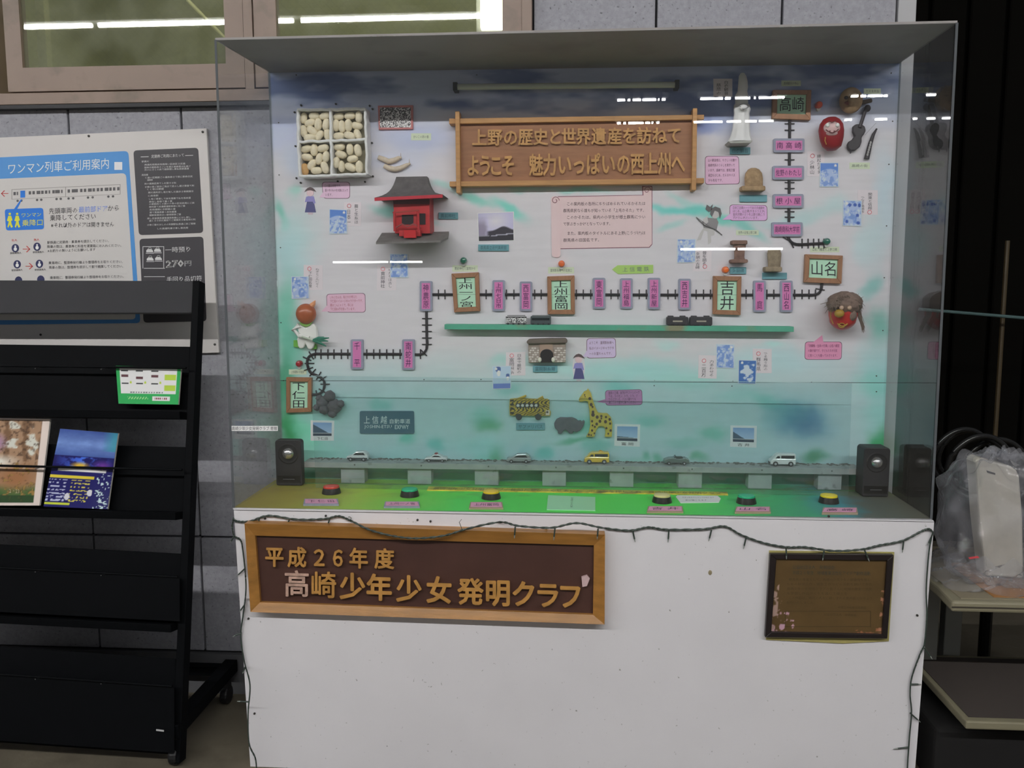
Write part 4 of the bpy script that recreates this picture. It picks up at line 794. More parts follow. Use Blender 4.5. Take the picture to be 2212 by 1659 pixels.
# paper girls (plain generic cut-outs without faces)
def paper_girl(cx, y0, s_, label):
    t = thing('paper_figure', label, 'paper cut-out', 'paper figures of a child in a dark blue skirt'); f = lambda pts: [(cx + x * s_, y0 + y * s_) for x, y in pts]
    plate('clear_border', [(cx + math.cos(a) * 14 * s_, y0 + 30 * s_ + math.sin(a) * 33 * s_) for a in np.linspace(0, 6.1, 18)], B, 0, .0005, flat(196, 194, 198, .3), t)
    plate('legs', f([(-5, 56), (6, 56), (6, 62), (-5, 62)]), B, .0005, .0006, flat(180, 165, 175), t)
    plate('skirt', f([(-7, 32), (8, 32), (13, 57), (-12, 57)]), B, .0006, .0008, flat(75, 75, 120), t)
    plate('blouse', f([(-9, 22), (-2, 20), (8, 21), (12, 36), (8, 38), (6, 33), (-6, 33), (-12, 34)]), B, .0008, .0008, flat(130, 125, 180), t)
    plate('head', [(cx + x_ * s_, y0 + y_ * s_) for x_, y_ in [(math.cos(a) * 8, 13 + math.sin(a) * 8) for a in np.linspace(0, 6, 16)]], B, .0012, .0008, flat(200, 175, 180), t)
    plate('hat', f([(-13, 11), (-10, 6), (-6, 2), (0, 0), (6, 2), (10, 6), (14, 11), (8, 9), (0, 7), (-8, 8)]), B, .0018, .0008, flat(85, 70, 72), t)
paper_girl(670, 404, .96, 'small paper cut-out of a child in hat and dark skirt, under the cocoon tray'); paper_girl(1250, 764, .96, 'small paper cut-out of a child in hat and dark skirt, beside the lilac bubble')
# grey archer cut-out (generic)
t = thing('paper_archer', 'grey pencil-toned paper cut-out of a leaping archer with a bow', 'paper cut-out')
g1, g2, g3 = flat(175, 172, 172), flat(125, 122, 124), flat(90, 88, 90)
plate('legs', [(1522, 488), (1533, 492), (1545, 494), (1543, 508), (1536, 510), (1536, 524), (1530, 528), (1528, 500), (1521, 498), (1514, 518), (1505, 520), (1512, 504)], B, 0, .0006, g1, t)
plate('tunic', [(1527, 470), (1548, 472), (1552, 480), (1548, 496), (1520, 492), (1516, 480)], B, .0006, .0006, g2, t)
plate('sleeve', [(1528, 468), (1534, 462), (1518, 474), (1522, 486), (1530, 480)], B, .001, .0006, g1, t); plate('head', [(1545 + math.cos(a) * 9, 462 + math.sin(a) * 10) for a in np.linspace(0, 6, 16)], B, .001, .0008, g1, t)
plate('hair', [(1534, 462), (1536, 451), (1545, 446), (1556, 450), (1559, 462), (1555, 472), (1552, 458), (1544, 455), (1538, 468)], B, .0016, .0008, g3, t)
plate('hair_tie', [(1527, 442), (1534, 447), (1540, 441), (1538, 452), (1532, 458), (1524, 452)], B, .0016, .0008, g3, t)
obj('bow', MB().tube([B(1504, 469, .003), B(1512, 478, .003), B(1522, 487, .003), B(1546, 496, .003), B(1560, 508, .003)], .0014, 6), g3, t); obj('bowstring', MB().tube([B(1504, 469, .003), B(1560, 508, .003)], .0006, 4), g2, t)
# white statue
st = thing('kannon_statue', 'white robed standing statue model, its upper half in shade', 'statue')
wc = mat('statue_white', C(205, 203, 206), .5, var=.05, scale=30, bump=.3, bscale=60)
def ring_body(rows, m, name, par, squash=.6, fold=0, n=28):
    mb = MB(); vs = []
    for (yc, xl, xr, dd) in rows:
        c = B((xl + xr) / 2, yc, dd); rx = abs(B(xr, yc, dd)[0] - B(xl, yc, dd)[0]) / 2
        for k in range(n):
            a = 2 * math.pi * k / n; rr = 1 + (fold * math.cos(a * 9) if fold else 0); vs.append((c[0] + rx * math.cos(a) * rr, c[1] + rx * squash * math.sin(a) * rr, c[2]))
    fs = [(i * n + k, i * n + (k + 1) % n, (i + 1) * n + (k + 1) % n, (i + 1) * n + k) for i in range(len(rows) - 1) for k in range(n)] + [tuple(range(n)), tuple(range((len(rows) - 1) * n, len(rows) * n))[::-1]]
    mb.add(vs, fs); return obj(name, mb, m, par, smooth=True)
ring_body([(222, 1590, 1612, .03), (226, 1586, 1618, .032), (235, 1585, 1621, .034), (245, 1586, 1618, .034), (262, 1584, 1619, .034), (280, 1582, 1619, .035), (295, 1578, 1621, .036), (306, 1572, 1625, .038)], wc, 'robe', st, .62, .06)
ring_body([(158, 1600, 1608, .03), (164, 1596, 1612, .03), (176, 1595, 1615, .03), (188, 1594, 1616, .03), (198, 1593, 1614, .03), (206, 1588, 1616, .03), (224, 1588, 1616, .032)], wc, 'veiled_head', st, .7)
plate('foot_slab', [(1573, 305), (1626, 303), (1622, 309), (1578, 310)], B, 0, .06, flat(150, 150, 145), st, bev=.002)
obj('folded_hands', MB().ball(B(1606, 232, .055), (.012, .008, .008), 12, 8), wc, st, smooth=True)
obj('ribbon', MB().tube([B(1599, 230, .058), B(1606, 236, .06), B(1617, 231, .058)], .002, 6), flat(120, 118, 122), st)
# stone monuments
def stone(rows, base, cc, label):
    t = thing('stone_monument', label, 'stone model'); m = mat('stone_%d' % cc[0], C(*cc), .85, var=.3, scale=70, bump=.8, bscale=150)
    ring_body([(y, a, b, .018) for y, a, b in rows], m, 'stone', t, .45); x0, y0, x1, y1 = base
    plate('foot', rrect(R4(x0, y0, x1, y1), 4), B, 0, .036, m, t, bev=.003)
stone([(363, 1622, 1633), (366, 1616, 1640), (374, 1610, 1646), (385, 1608, 1648), (402, 1609, 1648)], (1602, 401, 1654, 412), (150, 125, 95), 'round-topped sandy stone model on a wide foot, beside the four lying plates')
stone([(521, 1584, 1612), (524, 1583, 1613), (540, 1586, 1609), (556, 1586, 1608), (562, 1585, 1610)], (1579, 560, 1616, 568), (118, 92, 82), 'brown square stone model with a cap, above the orange bulb')
plate('cap', rrect(R4(1581, 519, 1615, 528), 3), B, 0, .032, MC['stone_118'], [o for o in COL.objects if o.name.startswith('stone_monument')][-1], bev=.002)
stone([(536, 1664, 1680), (539, 1659, 1685), (548, 1657, 1688), (562, 1658, 1687), (577, 1659, 1686)], (1653, 576, 1690, 587), (132, 118, 98), 'speckled round-topped stone model, lower than the brown one')
# daruma
dm = thing('daruma_doll', 'red round daruma doll with a white whiskered face', 'doll')
ring_body([(253, 1788, 1806, .03), (258, 1778, 1814, .032), (268, 1771, 1821, .035), (282, 1768, 1823, .036), (296, 1770, 1822, .036), (305, 1772, 1820, .036), (316, 1776, 1817, .034), (325, 1786, 1806, .03)], mat('daruma_red', C(132, 26, 32), .4, var=.15, scale=15), 'body', dm, .75)
fp = lambda x, y, d=0.: B(x, y, .068 + d)
obj('face', MB().ball(B(1797, 276, .056), (.023, .012, .017), 18, 10), flat(195, 165, 165), dm, smooth=True)
obj('face', MB().ball(B(1797, 288, .056), (.016, .011, .008), 18, 10), flat(195, 165, 165), dm, smooth=True)
for x in (1788, 1809): obj('eye', MB().ball(fp(x, 270, .0), (.006, .004, .0058), 12, 8), flat(210, 210, 200, .3), dm, smooth=True)
for pp in ([(1790, 262), (1797, 264), (1806, 261)], [(1784, 280), (1789, 284), (1794, 283)], [(1801, 283), (1806, 284), (1811, 279)], [(1791, 285), (1798, 287), (1804, 285)]): obj('brow_line', MB().tube([fp(*p, .002) for p in pp], .0014, 6), flat(90, 40, 42), dm)
obj('gold_line', MB().tube([fp(1783, 296, -.004), fp(1782, 304, -.004), fp(1785, 312, -.008)], .0014, 6), flat(160, 120, 60), dm)
# round mask in the shade
mk_ = thing('wooden_mask', 'round brown mask with a handle, in the shade at the top corner', 'mask')
mwood = mat('mask_wood', C(120, 98, 72, 2.2), .6, var=.35, scale=25, bump=.5)
obj('face', MB().ball(B(1838, 217, .02), (.032, .02, .036), 22, 14), mwood, mk_, smooth=True); obj('nose', MB().ball(B(1838, 217, .042), (.008, .010, .014), 12, 8), mwood, mk_, smooth=True)
for x in (1828, 1848): obj('eye_hollow', MB().ball(B(x, 211, .036), (.006, .004, .005), 10, 7), flat(40, 30, 25), mk_, smooth=True)
obj('mouth', MB().ball(B(1834, 222, .038), (.013, .006, .005), 12, 8), flat(95, 45, 38), mk_, smooth=True); obj('handle', MB().tube([B(1858, 222, .02), B(1882, 217, .015)], .006, 8), flat(70, 60, 52), mk_)
# violin, woodwind
vl = thing('violin_model', 'black violin silhouette model hung at a slant', 'musical instrument'); bk = mat('black_clay', C(52, 48, 52), .5, var=.1, scale=60)
vp = [(1843, 273), (1849, 268), (1855, 268), (1862, 268), (1869, 273), (1871, 282), (1867, 290), (1862, 296), (1862, 306), (1858, 317), (1848, 325), (1838, 326), (1832, 320), (1831, 312), (1835, 305), (1842, 301), (1847, 294), (1843, 284)]
plate('body', vp, B, 0, .014, bk, vl, bev=.003)
obj('neck', MB().tube([B(1857, 276, .014), B(1870, 236, .012)], .005, 8), bk, vl); obj('scroll', MB().ball(B(1874, 234, .012), (.009, .006, .010), 12, 8), bk, vl, smooth=True)
obj('end_pin', MB().tube([B(1838, 322, .01), B(1837, 332, .01)], [.003, .0015], 6), bk, vl); obj('string', MB().tube([B(1868, 292, .016), B(1893, 265, .006)], .0004, 4), flat(120, 118, 120), vl)
cl_ = thing('woodwind_model', 'slim black woodwind instrument model beside the violin', 'musical instrument')
obj('body', MB().tube([B(1872, 343, .008), B(1880, 310, .008), B(1887, 290, .008), B(1894, 278, .008)], [.0075, .006, .0045, .0025], 10), bk, cl_, smooth=True)
for s_ in np.linspace(0, 1, 6): obj('key', MB().ball(B(1874 + s_ * 7, 334 - s_ * 26, .016), (.003, .002, .004), 8, 6), flat(150, 148, 148, .3), cl_)
# lion mask
lm = thing('lion_mask', 'red lion dance mask with gold trim and shaggy brown hair', 'mask')
lr = mat('lion_red', C(165, 40, 36), .3, var=.1, scale=20); hr = mat('lion_hair_base', C(112, 94, 84), .8, var=.3, scale=60, bump=.8, bscale=120); gd = mat('gold_trim', C(150, 120, 45), .35)
obj('jaw', MB().ball(B(1821, 675, .04), (.039, .05, .048), 24, 16, lambda d: 1 + .06 * (d[2] < -.5)), lr, lm, smooth=True)
obj('scalp', MB().ball(B(1824, 657, .045), (.048, .055, .036), 24, 14, lambda d: 1 + .05 * math.sin(d[0] * 19 + d[2] * 13)), hr, lm, smooth=True)
for x in (1818, 1835): obj('eye', MB().ball(B(x, 665, .098), (.0065, .005, .0065), 12, 8), flat(165, 140, 120, .3), lm, smooth=True)
obj('nose', MB().ball(B(1813, 677, .092), (.014, .012, .012), 14, 9), gd, lm, smooth=True); obj('lip_ring', MB().tube([B(1809 + 22 * s_, 699 + 6 * math.sin(math.pi * s_), .082) for s_ in np.linspace(0, 1, 9)], .002, 6), gd, lm)
obj('lip_ring', MB().tube([B(1818 + 7 * math.cos(a), 703 + 5 * math.sin(a), .082) for a in np.linspace(0, 6, 11)], .0014, 6), gd, lm); obj('cheek', MB().ball(B(1840, 681, .078), (.014, .014, .016), 12, 8), hr, lm, smooth=True)
obj('trim_line', MB().tube([B(1796, 665, .07), B(1794, 685, .07), B(1800, 700, .07)], .0014, 6), gd, lm)
rs = random.Random(4); mb = MB()
for i in range(150):
    a = rs.uniform(.1, math.pi + .5); x, y = 1824 + 31 * math.cos(a) * rs.uniform(.5, 1), 657 - 20 * math.sin(a) * rs.uniform(.2, 1); dx = rs.uniform(-5, 9) + (14 if x > 1840 else 0) * rs.random(); dy = rs.uniform(6, 22)
    mb.tube([B(x, y, .09), B(x + dx * .5, y + dy * .3, .092), B(x + dx, y + dy, .075)], [.0012, .001, .0003], 4, False)
for i in range(40):
    s_ = rs.random(); mb.tube([B(1845 + rs.uniform(-3, 6), 650 + rs.uniform(-8, 20), .07), B(1857 + rs.uniform(-4, 3), 680 + rs.uniform(-8, 8), .06), B(1867 + rs.uniform(-5, 2), 700 + s_ * 20, .05)], [.0014, .0012, .0003], 4, False)
for e in ((1772, 657), (1780, 664), (1782, 677), (1865, 641), (1862, 644), (1855, 634)): mb.tube([B(1800 if e[0] < 1820 else 1846, 650, .06), B(*e, .05)], [.0012, .0005], 4, False)
ho = obj('hair', mb, flat(104, 90, 80, .8), lm); ho['kind'] = 'stuff'
# rocks
rk = thing('rock_cluster', 'cluster of dark lumpy grey clay rocks beside the three-character framed plate', 'rocks'); rm_ = mat('rock_clay', C(85, 80, 84), .8, var=.3, scale=40, bump=.8, bscale=90)
for (x, y, r) in ((712, 855, 13), (696, 868, 14), (722, 878, 17), (700, 884, 12), (735, 872, 9), (684, 880, 8), (718, 893, 10), (690, 860, 8)):
    ph = random.uniform(0, 6); obj('rock', MB().ball(B(x, y, .012), (r * .00136, .016, r * .00130), 14, 10, lambda d: 1 + .12 * math.sin(d[0] * 6 + ph) * math.cos(d[2] * 7 + ph)), rm_, rk, smooth=True)
# striped bus
bs = thing('safari_bus', 'black and yellow tiger-striped clay bus with animal ears', 'model bus')
bp_ = [(1101, 862), (1118, 860), (1136, 853), (1137, 857), (1130, 861), (1160, 862), (1172, 855), (1175, 862), (1184, 862), (1187, 872), (1186, 884), (1190, 890), (1189, 899), (1101, 898), (1100, 880)]
plate('body', bp_, B, 0, .012, flat(165, 140, 45, .4), bs, bev=.002)
def bc(U, V):
    c = blank(U, (168, 142, 42)); s_ = np.sin(U * 60 + 8 * np.sin(V * 7) + 5 * fbm(U * 6, V * 4, 2, 8)); c = over(c, (42, 38, 36), np.clip(s_ * 4 - .6, 0, 1) * .9)
    wv = (V > .24) & (V < .62) & (U > .14) & (U < .74); c = over(c, (45, 42, 40), wv * 1.)
    for k in range(5): c = over(c, (185, 182, 175), (np.hypot((U - .2 - k * .115) * 2.3, V - .38) < .09) * 1.)
    c = over(c, (160, 140, 50), ((np.abs(V - .56) < .045) & (np.sin(U * 90) > 0) & wv) * 1.)
    c = over(c, (42, 38, 36), (U < .1) * np.clip(np.sin(V * 24) * 3, 0, 1)); c = over(c, (190, 175, 160), ((U > .9) & (V > .68)) * 1.); c = over(c, (60, 48, 40), (np.hypot((U - .94) * 2, V - .80) < .06) | (np.hypot((U - .86) * 2, V - .45) < .06)); return c
grid('stripes', lambda u, v: B(1102 + 85 * u, 863 + 34 * v, .0126), 90, 40, bc, bs, .4)
for x in (1121, 1163): obj('wheel', MB().lathe([(.0095, 0), (.0095, .008), (.008, .0095), (.003, .0095)], B(x, 900, .008), 'y', 18), flat(42, 44, 46, .5), bs, smooth=True)
# rhino and giraffe
t = thing('rhinoceros_model', 'grey clay rhinoceros model', 'model animal')
rhi = [(1197, 915), (1202, 906), (1210, 902), (1224, 902.5), (1236, 902), (1245, 906), (1250, 910), (1254, 908), (1256, 911), (1262, 908), (1263, 912), (1260, 922), (1254, 930), (1245, 934), (1239, 932), (1237, 937), (1230, 937), (1227, 933), (1221, 928), (1216, 932), (1213, 938), (1205, 937), (1205, 931), (1198, 924)]
plate('body', rhi, B, 0, .014, mat('rhino_grey', C(86, 86, 92), .75, var=.15, scale=60), t, bev=.004, seg=3)
gf = thing('giraffe_model', 'yellow clay giraffe model with brown patches', 'model animal'); gy = mat('giraffe_yellow', C(182, 160, 62), .5, var=.12, scale=50); gb = flat(70, 50, 38)
gp_ = [(1250, 865), (1252, 860), (1258, 852), (1262, 846), (1268, 844), (1270, 839), (1273, 844), (1277, 850), (1280, 862), (1286, 880), (1292, 892), (1302, 893), (1312, 893), (1320, 902), (1323, 915), (1322, 944), (1306, 944), (1308, 936), (1307, 925), (1302, 921), (1294, 921), (1288, 930), (1284, 944), (1266, 944), (1272, 934), (1275, 920), (1274, 900), (1273, 885), (1270, 868), (1264, 866), (1257, 868), (1251, 868)]
plate('body', gp_, B, 0, .013, gy, gf, bev=.0025)
for (x, y, r) in ((1274, 861, 3.2), (1277, 874, 3.4), (1280, 879, 2.2), (1281, 890, 3), (1281, 896, 4), (1290, 901, 3.4), (1299, 899, 2.6), (1309, 901, 2.4), (1317, 906, 2.8), (1308, 911, 3.4), (1296, 910, 3.2), (1299, 904, 2), (1279, 910, 2.4), (1289, 916, 3), (1318, 915, 2.4), (1280, 919, 2), (1319, 930, 2.6), (1310, 925, 2.4), (1279, 930, 2.4), (1285, 922, 2.2), (1314, 937, 2), (1272, 939, 2.2), (1284, 936, 1.8), (1264, 857, 1.2), (1277, 940, 1.6)):
    plate('patch', [(x + r * math.cos(a) * 1., y + r * 1.15 * math.sin(a)) for a in np.linspace(0, 5.3, 7)], B, .013, .0008, gb, gf)
for e in ((1263, 853),): obj('eye', MB().ball(B(*e, .014), (.002, .0015, .002), 8, 6), SC, gf)
# ================================================================ ELEVATED ROAD
rd = thing('elevated_road', 'grey model elevated road on square piers along the foot of the board', 'model road')
conc = mat('model_concrete', C(146, 148, 146), .8, var=.14, scale=25, bump=.2, var2=(C(90, 92, 88), 30., .6, .72))
yR = BY - .07; RL, RRt = aty(655, 1005, yR)[0], aty(1862, 1020, yR)[0]
zt0 = [aty(660, 998.5, yR)[2], aty(1860, 1013, yR)[2]]; zb0 = [aty(660, 1010, yR)[2], aty(1860, 1026, yR)[2]]
a = np.array([RL, yR, zt0[0]]); b = np.array([RRt, yR, zt0[1]]); c = np.array([RRt, yR, zb0[1]]); d = np.array([RL, yR, zb0[0]])
obj('road_beam', MB().ext([a, b, c, d], (0, .069, 0)), conc, rd, bev=.001, seg=1)
for i, xx in enumerate((762, 906, 1051, 1197, 1343, 1491, 1642, 1793)):
    q0, q1 = aty(xx - 25.5, 1030, yR + .012), aty(xx + 25.5, 1030, yR + .012)
    obj('pier', MB().box(q0[0], q1[0], yR + .012, yR + .055, FL + .003, aty(xx, 1014 + (xx - 762) * .013, yR + .012)[2] + .004), conc, rd, bev=.0008, seg=1)
    obj('bolt', MB().lathe([(.0004, .002), (.0022, .0015), (.0024, 0)], aty(xx + 4, 1012 + (xx - 762) * .013 - 8, yR), 'y', 8), flat(85, 85, 82), rd)
# sand and dust heap along the road
mb = MB(); rs = random.Random(8)
for i in range(520):
    x = rs.uniform(RL + .02, RRt - .02); yy = BY - .004 - abs(rs.gauss(0, .012)); z = np.interp(x, [RL, RRt], zt0); r = rs.uniform(.0012, .0038); mb.ball((x, yy, z + r * .3), (r * 1.6, r, r * .7), 6, 4)
o = obj('road_dust', mb, flat(92, 92, 88, .9), None, smooth=True); tag(o, 'grey dust and crumbs gathered along the back of the model road', 'dust', kind='stuff')
# ---- toy cars
def car(x0, x1, y0, y1, kind, cc, label, face=-1):
    """side view; face -1 = nose towards small x"""
    t = thing('toy_car', label, 'toy car', 'toy cars on the model road'); yq = BY - .050; wd = .030
    P0, P1 = aty(x0, y1, yq), aty(x1, y1, yq); L_ = P1[0] - P0[0]; H = aty(x0, y0, yq)[2] - P0[2]; zb = float(np.interp((P0[0] + P1[0]) / 2, [RL, RRt], zt0))
    def pt(u, v, y): uu = u if face < 0 else 1 - u; return np.array([P0[0] + L_ * uu, y, zb + .0005 + H * v])
    def pr(name, uv, y, th, m, **k): return obj(name, MB().ext([pt(u, v, y) for u, v in uv], (0, th, 0)), m, t, **k)
    paint = mat('car_%d_%d_%d' % cc, C(*cc), .25, coat=.5); dark = mat('car_glass', C(30, 33, 38), .12)
    lo = {'hatch': [(0, .2), (0, .42), (.06, .52), (.3, .6), (.95, .62), (1, .5), (1, .2)], 'sedan': [(0, .22), (0, .45), (.08, .55), (.3, .62), (.9, .64), (1, .55), (1, .22)],
          'van': [(0, .15), (.01, .45), (.08, .55), (.2, .6), (1, .6), (1, .15)], 'conv': [(0, .2), (.02, .55), (.2, .75), (.4, .8), (.6, .7), (.85, .8), (1, .6), (1, .25)]}[kind]
    up = {'hatch': [(.2, .55), (.42, .93), (.8, 1), (.93, .8), (.98, .55)], 'sedan': [(.22, .58), (.42, .92), (.62, .93), (.86, .6)], 'van': [(.06, .5), (.22, .88), (.32, .98), (.96, 1), (1, .9), (1, .5)], 'conv': None}[kind]
    pr('body', lo, yq, wd, paint, bev=.002)
    if up:
        pr('cabin', up, yq + .002, wd - .004, paint, bev=.0015)
        cu = sum(u for u, v in up) / len(up); cv = sum(v for u, v in up) / len(up)
        w_ = {'van': [(.42, .62), (.42, .84), (.94, .85), (.94, .62)], 'hatch': [(.3, .62), (.45, .86), (.78, .88), (.86, .62)], 'sedan': [(.31, .64), (.44, .84), (.6, .84), (.76, .64)]}[kind]
        pr('side_window', w_, yq + .0012, .001, dark); 
        if kind == 'van': pr('side_window', [(.2, .62), (.28, .8), (.37, .8), (.37, .62)], yq + .0012, .001, dark)
    else:
        pr('seat_well', [(.45, .7), (.5, .82), (.75, .82), (.78, .7)], yq + .004, wd - .008, flat(35, 35, 38)); pr('windscreen', [(.4, .78), (.46, 1), (.48, 1), (.44, .78)], yq + .004, wd - .008, dark)
    if cc == (190, 190, 190) or cc == (191, 191, 191): pr('lower_door_panel', [(.04, .2), (.04, .36), (.97, .36), (.97, .2)], yq - .0004, .001, flat(45, 45, 48))
    pr('bumper', [(-.005, .2), (-.005, .3), (.05, .3), (.05, .2)], yq + .002, wd - .004, flat(60, 60, 62))
    for u in (.2, .8):
        c_ = pt(u, 0, yq - .0008); r = H * .2; obj('wheel', MB().lathe([(r, -.006), (r, 0), (r * .85, .001), (r * .4, .001)], (c_[0], c_[1], zb + .0004 + r), 'y', 14), flat(35, 35, 37), t, smooth=True)
        obj('hub_cap', MB().lathe([(r * .5, .0012), (r * .45, .0018)], (c_[0], c_[1], zb + .0004 + r), 'y', 10), flat(150, 150, 152, .3), t)
    return t, pt, pr
car(748, 795, 977, 998, 'hatch', (190, 190, 190), 'white and black toy hatchback, first car by the speaker on the teal side')
t, pt, pr = car(917, 965, 981, 998, 'sedan', (191, 191, 191), 'white and black toy patrol car with a roof light'); pr('roof_light', [(.44, .93), (.44, 1.08), (.56, 1.08), (.56, .93)], BY - .044, .016, flat(120, 50, 50))
car(1094, 1147, 983.5, 1003, 'hatch', (128, 130, 130), 'silver grey toy coupe on the model road')
t, pt, pr = car(1262, 1316, 979, 1004.5, 'van', (205, 165, 50), 'yellow toy taxi van with a roof sign'); pr('roof_sign', [(.55, .98), (.62, 1.1), (.68, 1.1), (.78, 1)], BY - .044, .014, flat(190, 150, 60))
car(1434, 1489, 989, 1008, 'conv', (88, 98, 96), 'dark grey open-top toy car'); car(1664, 1719, 983, 1010, 'van', (200, 200, 198), 'white toy minibus near the far speaker')
# ================================================================ SPEAKERS
def speaker(px0, px1, ytop, ybot, label):
    t = thing('loudspeaker', label, 'loudspeaker', 'pair of small black loudspeakers in the case'); g_ = atz((px0 + px1) / 2, ybot, FL + .003); y0 = g_[1]
    a, b = aty(px0, ybot, y0), aty(px1, ybot, y0); z1 = aty(px0, ytop, y0)[2]; xa, xb, za = a[0], b[0], FL + .0035; W_ = xb - xa; H = z1 - za
    body = flat(30, 30, 33, .55); yb = min(y0 + .07, BY - .075) if y0 < BY - .1 else y0 + .05
    def f(u, v, d=0.): return np.array([xa + W_ * u, y0 - d, za + H * v])
    out = [(.02, 0), (0, .03), (0, .94), (.03, .98), (.1, 1), (.9, 1), (.97, .98), (1, .94), (1, .03), (.98, 0)]
    obj('cabinet', MB().ext([f(*p) for p in out], (0, yb - y0, 0)), body, t, bev=.002)
    obj('cone_recess', MB().lathe([(W_ * .40, .0004), (W_ * .36, .002), (W_ * .3, .0008)], f(.5, .7), 'y', 28), flat(18, 18, 20, .7), t, smooth=True)
    obj('dome', MB().lathe([(W_ * .23, .001), (W_ * .21, .006), (W_ * .14, .011), (W_ * .05, .013), (.0004, .0135)], f(.5, .7), 'y', 24), mat('silver_dome', C(170, 170, 170), .22, metal=.9), t, smooth=True)
    obj('bass_port', MB().ext([f(.06, .06, .001), f(.94, .06, .001), f(.94, .22, .001), f(.06, .22, .001)], (0, .0012, 0)), flat(12, 12, 13, .3), t)
    obj('port_bar', MB().tube([f(.28, .14, .003), f(.72, .14, .003)], .0015, 6), flat(55, 55, 58, .3), t)
speaker(597, 653, 950, 1049, 'small black loudspeaker with silver dome on the olive end of the deck')
speaker(1862, 1919, 967, 1073, 'small black loudspeaker with silver dome on the grey end of the deck')
# ================================================================ BUTTONS, TAGS ON THE DECK
D = lambda x, y: atz(x, y, FL + .0022)
blk = flat(28, 30, 28, .3)
for (x, y, cc, nm) in ((716, 1062, (165, 50, 38), 'red'), (885, 1068, (25, 150, 108), 'green push button between the red and yellow ones'), (1061, 1073, (205, 160, 20), 'yellow push button beside the measuring tape and the torn tag'), (1430, 1081, (185, 175, 120), 'cream'),
    (1612, 1083, (20, 150, 108), 'green push button between the cream and yellow ones'), (1790, 1082, (205, 175, 25), 'yellow push button nearest the grey end of the deck')):
    lab = {'red': 'red push button at the olive end of the deck', 'cream': 'cream push button beside the white note'}.get(nm, nm)
    t = thing('push_button', lab, 'button', 'large round push buttons on the green deck'); c = D(x, y + 3); r = .0275
    obj('collar', MB().lathe([(r, 0), (r * .98, .004), (r * .86, .016), (r * .8, .017)], c, 'z', 28), blk, t, smooth=True)
    obj('cap', MB().lathe([(r * .83, .0155), (r * .83, .019), (r * .79, .0215), (r * .4, .0235), (.0005, .024)], c, 'z', 28), mat('button_%d' % x, C(*cc, 1.7), .25), t, smooth=True)
pkt = mat('pink_tag', C(176, 120, 145, 2.2), .5, var=.08, scale=60); tagw = flat(150, 130, 110)
for (x0, x1, y0, y1, tx, wh) in ((655, 732, 1081, 1093, '下 仁 田', 'under the red button'), (829, 907, 1087, 1098, '上州一ノ宮', 'under the green button by the red one'), (1013, 1087, 1088, 1101, '上州富岡', 'peeling, under the yellow button by the tape'), (1397, 1476, 1097, 1109, '吉 井', 'under the cream button'), (1587, 1665, 1098, 1110, '山 名', 'under the green button next to the cream one'), (1775, 1853, 1100, 1112, '高 崎', 'under the yellow button at the grey end')):
    t = thing('button_tag', 'small pink name tag ' + wh, 'name tag', 'pink name tags under the push buttons'); q = [D(x0, y1), D(x1, y1), D(x1 - 2, y0), D(x0 + 3, y0)]
    obj('backing', MB().ext(q, (0, 0, .005)), tagw if x0 > 1000 else greym, t); cz = sum(q) / 4
    q2 = [cz + (p - cz) * np.array([.93, .75, 1]) + (0, 0, .0052) for p in q]; obj('print', MB().ext(q2, (0, 0, .0006)), pkt, t)
    S2 = lambda u, v, d=0.: bil([q2[3], q2[2], q2[1], q2[0]], u, v) + (0, 0, .0009)
    obj('lettering', line(MB(), tx, .1, .5, .9, .5, .62, S2, 0, bold=.01), flat(80, 50, 80), t)
# measuring-tape like yellow strip
mt = thing('yellow_strip', 'dirty yellow printed strip lying along the deck behind the buttons', 'strip')
q = [D(923, 1058), D(1573, 1070), D(1571, 1064), D(930, 1051)]; 
yl = [D(922, 1060), D(1573, 1070.5), D(1571, 1063.5), D(926, 1051.5)]
obj('strip', MB().ext(yl, (0, 0, .0012)), mat('dirty_yellow', C(165, 150, 50, 2.4), .6, var=.3, scale=30, var2=(C(110, 100, 55), 20., .5, .7)), mt)
S3 = lambda u, v, d=0.: bil([yl[3], yl[2], yl[1], yl[0]], u, v) + (0, 0, .0016)
obj('lettering', line(MB(), '高崎少年少女発明クラブの仲間たちがつくりました　ボタンを押してね　高崎少年少女発明クラブ', .02, .5, .98, .5, .7, S3, 0), flat(110, 95, 40), mt)
gp2 = thing('glass_cover', 'pale square cover with small vertical lettering in the middle of the deck', 'cover')
q = [D(1181, 1102), D(1286, 1104), D(1286, 1075), D(1184, 1071)]
obj('sheet', MB().ext(q, (0, 0, .002)), flat(128, 178, 140, .3, 2.1), gp2); S4 = lambda u, v, d=0.: bil([q[3], q[2], q[1], q[0]], u, v) + (0, 0, .0024)
mb = MB(); col_text(mb, '平成二十六年', .51, .12, .51, .85, .06, S4, 0); obj('lettering', mb, flat(90, 120, 100), gp2)
nt_ = thing('paper_note', 'white curled note with small print beside the cream button', 'note'); q = [D(1470, 1087), D(1553, 1086), D(1557, 1078), D(1550, 1072), D(1463, 1071), D(1460, 1074)]
obj('paper', MB().ext(q, (0, 0, .0016)), flat(200, 195, 200, .6, 2.4), nt_); S5 = lambda u, v, d=0.: bil([q[4] , q[3], q[1], q[0]], u, v) + (0, 0, .0019)
mb = MB(); line(mb, 'ボタンをおすとランプが光ります', .1, .3, .9, .3, .22, S5, 0); line(mb, '声が聞こえます', .15, .7, .7, .7, .22, S5, 0); obj('lettering', mb, flat(110, 100, 115), nt_)
